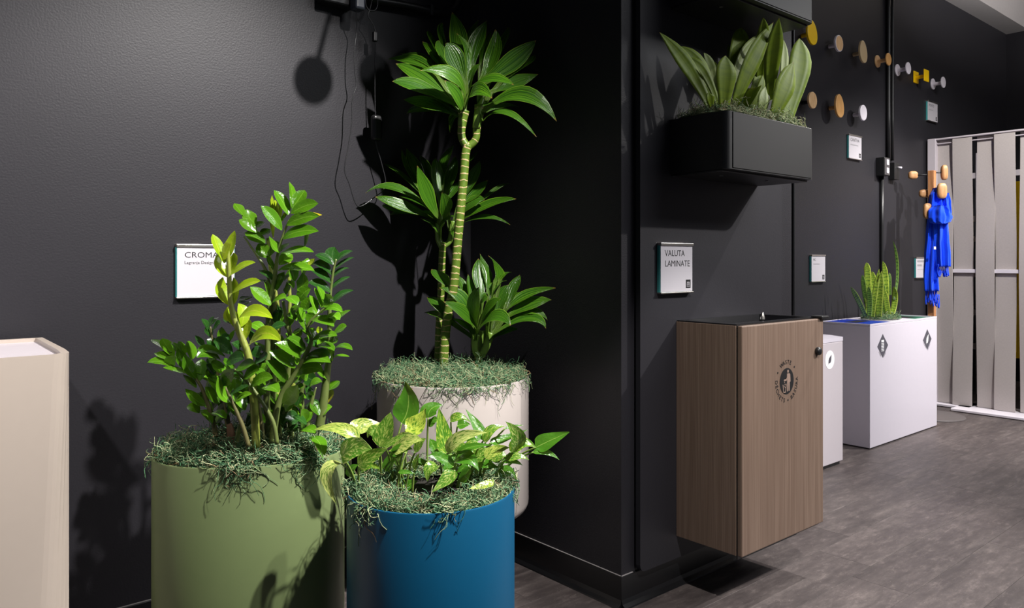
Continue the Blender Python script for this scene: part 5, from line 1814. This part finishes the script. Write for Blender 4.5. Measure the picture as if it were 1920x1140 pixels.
def drape(name, sections, z, nfold, amp, th, seed, par=None):
    """folded cloth lofted down through (centre px, y px, half width px); th = depth half thickness (m)"""
    vs, fs = [], []
    S = 64
    ph = seed * 1.7
    rows = []
    ys = [s[1] for s in sections]
    N = 26
    for i in range(N + 1):
        y = ys[0] + (ys[-1] - ys[0]) * i / N
        for a, b in zip(sections, sections[1:]):
            if a[1] <= y <= b[1] or b is sections[-1]:
                if y <= b[1] + 1e-6:
                    t = (y - a[1]) / (b[1] - a[1])
                    t = t * t * (3 - 2 * t)
                    rows.append((a[0] + (b[0] - a[0]) * t, y, a[2] + (b[2] - a[2]) * t, i / N))
                    break
    rt = Vector((SN, -CS, 0))
    fw = Vector((CS, SN, 0))
    for (cx_, y, hw, t) in rows:
        c = at_d(cx_, y, z)
        w_ = hw * z / F
        for k in range(S):
            a = 2 * math.pi * k / S
            rip = 1 + amp * math.sin(nfold * a + ph + 1.1 * math.sin(t * 3 + seed)) + amp * 0.5 * math.sin((nfold * 2 + 1) * a + 2 * ph + t * 2)
            vs.append(c + rt * (w_ * math.cos(a) * (1 + (rip - 1) * 0.35)) + fw * (th * math.sin(a) * rip))
    for j in range(len(rows) - 1):
        for k in range(S):
            a, b = j * S + k, j * S + (k + 1) % S
            fs.append((a, b, b + S, a + S))
    fs.append(tuple(range(S)))
    fs.append(tuple(range((len(rows) - 1) * S, len(rows) * S)))
    return mesh_obj(name, vs, fs, M['scarf'], par or sc, None, True)


drape('loop', [(1757, 352, 4), (1756, 366, 11), (1756, 385, 13), (1757, 400, 14)], 5.07, 5, 0.30, 0.035, 1)
drape('loop', [(1772, 362, 5), (1774, 380, 7), (1777, 398, 6), (1778, 410, 4)], 5.04, 4, 0.3, 0.022, 2)
drape('loop', [(1759, 386, 11), (1760, 396, 18), (1762, 408, 20), (1762, 416, 17), (1761, 420, 8)], 5.03, 5, 0.22, 0.05, 3)
drape('tail', [(1751, 410, 9), (1749, 440, 10), (1747, 480, 11), (1746, 520, 12), (1747, 546, 12)], 5.09, 6, 0.38, 0.030, 4)
drape('tail', [(1764, 412, 12), (1765, 450, 12), (1767, 480, 12), (1768, 500, 11)], 5.05, 6, 0.38, 0.032, 5)


def fringe(x0, x1, y, ln, z, n_, seed):
    rr = random.Random(seed)
    vs, fs = [], []
    for i in range(n_):
        x = x0 + (x1 - x0) * (i + 0.5) / n_ + rr.uniform(-.6, .6)
        l = ln * rr.uniform(0.6, 1.05)
        zz_ = z + rr.uniform(-.02, .02)
        p = [at_d(x, y - 4, zz_), at_d(x + rr.uniform(-1.5, 1.5), y + l * .5, zz_), at_d(x + rr.uniform(-2.5, 2.5), y + l, zz_)]
        a, b, _ = tube_data(smooth_path(p, 3), [0.0035, 0.0028, 0.0022, 0.003, 0.004, 0.0055, 0.003][:7], 5)
        o_ = len(vs)
        vs += a
        fs += [tuple(q + o_ for q in f) for f in b]
    return mesh_obj('fringe', vs, fs, M['scarf'], sc, None, True)


fringe(1736, 1757, 546, 26, 5.09, 15, 1)
fringe(1758, 1778, 499, 20, 5.05, 15, 2)
fringe(1749, 1761, 556, 22, 5.09, 7, 3)
ctag = at_d(1753, 465, 5.0)
rtv, fwv = Vector((SN, -CS, 0)), Vector((CS, SN, 0))
tg = [ctag + rtv * a + Vector((0, 0, b)) + fwv * c for c in (0, 0.003) for a, b in ((-0.007, -0.009), (0.007, -0.009), (0.007, 0.009), (-0.007, 0.009))]
mesh_obj('care_tag', tg, [(0, 1, 2, 3), (7, 6, 5, 4), (0, 4, 5, 1), (1, 5, 6, 2), (2, 6, 7, 3), (3, 7, 4, 0)], M['white_lacquer'], sc)

# ------------------------------------------------------------------ woven screen
XS = 5.95
ZT, ZM, ZBt = 1.925, at_X(1805, 508, XS - 0.03).z, 0.02
scn = empty('woven_screen', (XS, 1.2, 0), 'grey room divider of wide woven felt slats with white crossbars', 'screen')
y_left = 2.285
y_far = -0.4
box('frame_post', (XS - 0.03, y_left - 0.055, 0.02), (XS + 0.03, y_left, ZT + 0.012), M['greywhite'], scn, 0.002, 1)
box('crossbar', (XS - 0.022, y_far, ZT), (XS + 0.022, y_left, ZT + 0.012), M['greywhite'], scn, 0.002, 1)
box('crossbar', (XS - 0.006, y_far, ZT - 0.03), (XS + 0.006, y_left - 0.055, ZT - 0.022), M['greywhite'], scn, 0.002, 1)
box('crossbar', (XS - 0.009, y_far, ZM - 0.014), (XS + 0.009, y_left - 0.055, ZM + 0.012), M['white_lacquer'], scn, 0.002, 1)
box('base_plate', (XS - 0.17, y_far, 0.004), (XS + 0.16, at_X(1782, 766, XS - 0.17).y, 0.022), M['white_lacquer'], scn, 0.003, 1)
box('base_plate', (XS - 0.05, 2.0, 0.004), (XS + 0.16, y_left, 0.022), M['white_lacquer'], scn, 0.003, 1)
edges = [(1757, 1788), (1787.5, 1824), (1831, 1866), (1865.5, 1905), (1912, 1950)]
ys = []
for a, b in edges:
    p, q = at_X(a, 508, XS), at_X(b, 508, XS)
    ys.append((p.y, q.y))
pitch = ys[2][0] - ys[0][0]
k = 5
while ys[-1][1] > y_far + 0.1:
    ref = ys[k - 2]
    ys.append((ref[0] + pitch, ref[1] + pitch))
    k += 1
for i, (ya, yb) in enumerate(ys):
    sg = 1 if i % 2 == 0 else -1      # even slats pass before the middle bar
    vs, fs = [], []
    N = 30
    for j in range(N + 1):
        t = j / N
        z = 0.022 + 0.003 + (ZT - 0.004 - 0.025) * t
        hm_ = (ZM - 0.025) / (ZT - 0.029)
        s_ = t / hm_ * 0.5 if t < hm_ else 0.5 + (t - hm_) / (1 - hm_) * 0.5
        off = sg * 0.015 * math.cos(2 * math.pi * s_)
        for y in (ya, yb):
            for xo in (-0.0025, 0.0025):
                vs.append((XS + off + xo, y, z))
    for j in range(N):
        q = 4 * j
        for a, b in ((0, 2), (2, 3), (3, 1), (1, 0)):
            fs.append((q + a, q + b, q + 4 + b, q + 4 + a))
    fs.append((0, 1, 3, 2))
    fs.append((4 * N, 4 * N + 2, 4 * N + 3, 4 * N + 1))
    mesh_obj('slat', vs, fs, M['felt'], scn)
# things seen through the gaps
shelf = empty('storage_rack', (6.7, 1.4, 0), 'grey metal rack seen through the gaps of the woven screen', 'rack')
for y in (0.9, 2.2):
    box('upright', (6.68, y - 0.02, 0), (6.72, y + 0.02, 1.9), M['greywhite'], shelf, 0.002, 1)
for z in (0.35, 0.62, 0.92, 1.2, 1.36, 1.7):
    box('rail', (6.69, 0.9, z), (6.71, 2.275, z + 0.045), M['greywhite'], shelf, 0.002, 1)
yb_ = box('yellow_board', (6.30, 0.0, 0.35), (6.32, at_X(1905, 400, 6.3).y + 0.004, 1.62), M['yellow'], None, 0.004, 1, origin=(6.31, 0.5, 0.35))
tag(yb_, 'yellow board standing behind the woven screen, a sliver showing between slats', 'board')
box_l = box('board_stand', (6.26, 0.2, 0.0), (6.36, 0.5, 0.35), M['black'], None, 0.003, 1, origin=(6.31, 0.35, 0))
tag(box_l, 'black stand under the yellow board behind the woven screen', 'stand')

# ------------------------------------------------------------------ power strip, pipe, cord, lamp on the dark wall (top centre)
yw = WY
a_, b_ = at_Y(606, 0, yw - 0.05), at_Y(668, 22, yw - 0.05)
ps = empty('power_box', ((a_.x + b_.x) / 2, yw, b_.z), 'black power box at the top of the dark wall above the cord', 'power box')
box('box', (a_.x, yw - 0.05, b_.z + 0.012), (b_.x, yw, b_.z + 0.14), M['black'], ps, 0.006, 2)
for q in (0.028, 0.075):
    box('outlet', (a_.x + q, yw - 0.053, b_.z + 0.035), (a_.x + q + 0.036, yw - 0.05, b_.z + 0.075), plain('grey_outlet', srgb(90, 92, 100), 0.3), ps, 0.004, 2)
pg = at_Y(670, 8, yw - 0.07)
box('plug', (pg.x - 0.018, yw - 0.095, pg.z - 0.022), (pg.x + 0.018, yw - 0.05, pg.z + 0.022), plain('grey_plug', srgb(60, 64, 74), 0.35), ps, 0.008, 3)
box('red_plug', (pg.x - 0.016, yw - 0.085, pg.z + 0.019), (pg.x + 0.02, yw - 0.05, pg.z + 0.05), M['red'], ps, 0.005, 2)
pipe = tube('pipe', [at_Y(690, -8, yw - 0.03), at_Y(705, 0, yw - 0.03), at_Y(760, 10, yw - 0.03), at_Y(805, 20, yw - 0.03), at_Y(832, 24, yw - 0.03), at_Y(850, 17, yw - 0.03),
                     at_Y(860, 0, yw - 0.03), at_Y(861, -40, yw - 0.03), at_Y(861, -250, yw - 0.03)], 0.0135, M['black'], None, 16, 6, origin=tuple(at_Y(760, 10, yw - 0.03)))
tag(pipe, 'black conduit pipe bending upward near the corner, top of the wall', 'pipe')
cl = at_Y(806, 20, yw - 0.03)
box('pipe_clip', (cl.x - 0.006, yw - 0.047, cl.z - 0.02), (cl.x + 0.006, yw, cl.z + 0.02), M['black'], pipe, 0.002, 1)
cordr = empty('adapter_lead', at_Y(700, 180, yw - 0.06), 'thin black cord with adapter and inline switch looping down the wall', 'cord')
Yc = yw - 0.055
tube('cable', [at_Y(669, 18, yw - 0.08), at_Y(668, 30, yw - 0.07), at_Y(669, 55, Yc), at_Y(665, 90, Yc), at_Y(665, 130, Yc), at_Y(668, 160, Yc), at_Y(661, 185, Yc), at_Y(659, 235, Yc), at_Y(653, 275, Yc),
               at_Y(646, 318, Yc), at_Y(655, 345, Yc), at_Y(664, 375, Yc), at_Y(672, 387, Yc), at_Y(686, 382, Yc), at_Y(702, 370, Yc), at_Y(718, 357, Yc), at_Y(723, 340, Yc), at_Y(717, 312, Yc), at_Y(706, 272, Yc), at_Y(705, 262, Yc)],
     0.0018, M['cable'], cordr, 7, 5)
tube('cable', [at_Y(704, 218, Yc), at_Y(703, 180, Yc), at_Y(703, 130, Yc), at_Y(704, 80, Yc), at_Y(703, 55, Yc), at_Y(696, 40, Yc), at_Y(690, 30, Yc), at_Y(694, 15, Yc), at_Y(700, -10, Yc)], 0.0018, M['cable'], cordr, 7, 5)
tube('cable', [at_Y(684, -10, Yc), at_Y(686, 10, Yc), at_Y(693, 20, Yc), at_Y(703, 19, Yc), at_Y(708, 8, Yc), at_Y(707, -12, Yc)], 0.0026, M['cable'], cordr, 7, 5)
ac, ic = at_Y(706, 240, Yc), at_Y(703, 69, Yc)
box('adapter', (ac.x - 0.018, Yc - 0.013, ac.z - 0.043), (ac.x + 0.018, Yc + 0.013, ac.z + 0.043), M['black'], cordr, 0.010, 4)
box('inline_switch', (ic.x - 0.008, Yc - 0.007, ic.z - 0.017), (ic.x + 0.008, Yc + 0.007, ic.z + 0.017), M['black'], cordr, 0.004, 3)
# twin-head clip lamp just above the frame; its discs shade the wall below
L0 = Vector((1.40, 0.25, 2.95))
tl = empty('clip_lamp', at_Y(690, -60, yw), 'twin-headed black clip lamp above the power box', 'lamp')
pc = at_Y(690, -60, yw - 0.03)
box('clip', (pc.x - 0.03, yw - 0.06, pc.z - 0.02), (pc.x + 0.03, yw, pc.z + 0.03), M['black'], tl, 0.006, 2)
for (sx_, sy_, r_s) in ((588, 150, 0.068), (705, 140, 0.066)):
    P = at_Y(sx_, sy_, yw)
    t = 0.27
    hd = P.lerp(L0, t)
    rad = r_s * (1 - t)
    d = (L0 - P).normalized()
    u_ = d.orthogonal().normalized()
    v_ = d.cross(u_)
    vs, fs = [], []
    for (k_, rr_) in ((-0.022, 0.35), (-0.02, 0.9), (0.0, 1.0), (0.012, 1.0)):
        for i in range(32):
            a = 2 * math.pi * i / 32
            vs.append(hd + d * k_ + (u_ * math.cos(a) + v_ * math.sin(a)) * rad * rr_)
    for j in range(3):
        for i in range(32):
            a, b = j * 32 + i, j * 32 + (i + 1) % 32
            fs.append((a, b, b + 32, a + 32))
    fs.append(tuple(range(31, -1, -1)))
    fs.append(tuple(range(96, 128)))
    mesh_obj('lamp_head', vs, fs, M['black'], tl)
    tube('gooseneck', [Vector((pc.x, yw - 0.05, pc.z + 0.02)), Vector((pc.x, yw - 0.2, pc.z + 0.16)).lerp(hd, 0.5) + Vector((0, 0, 0.05)), hd + d * 0.0 + Vector((0, 0, 0.01))], 0.007, M['black'], tl, 8, 6)
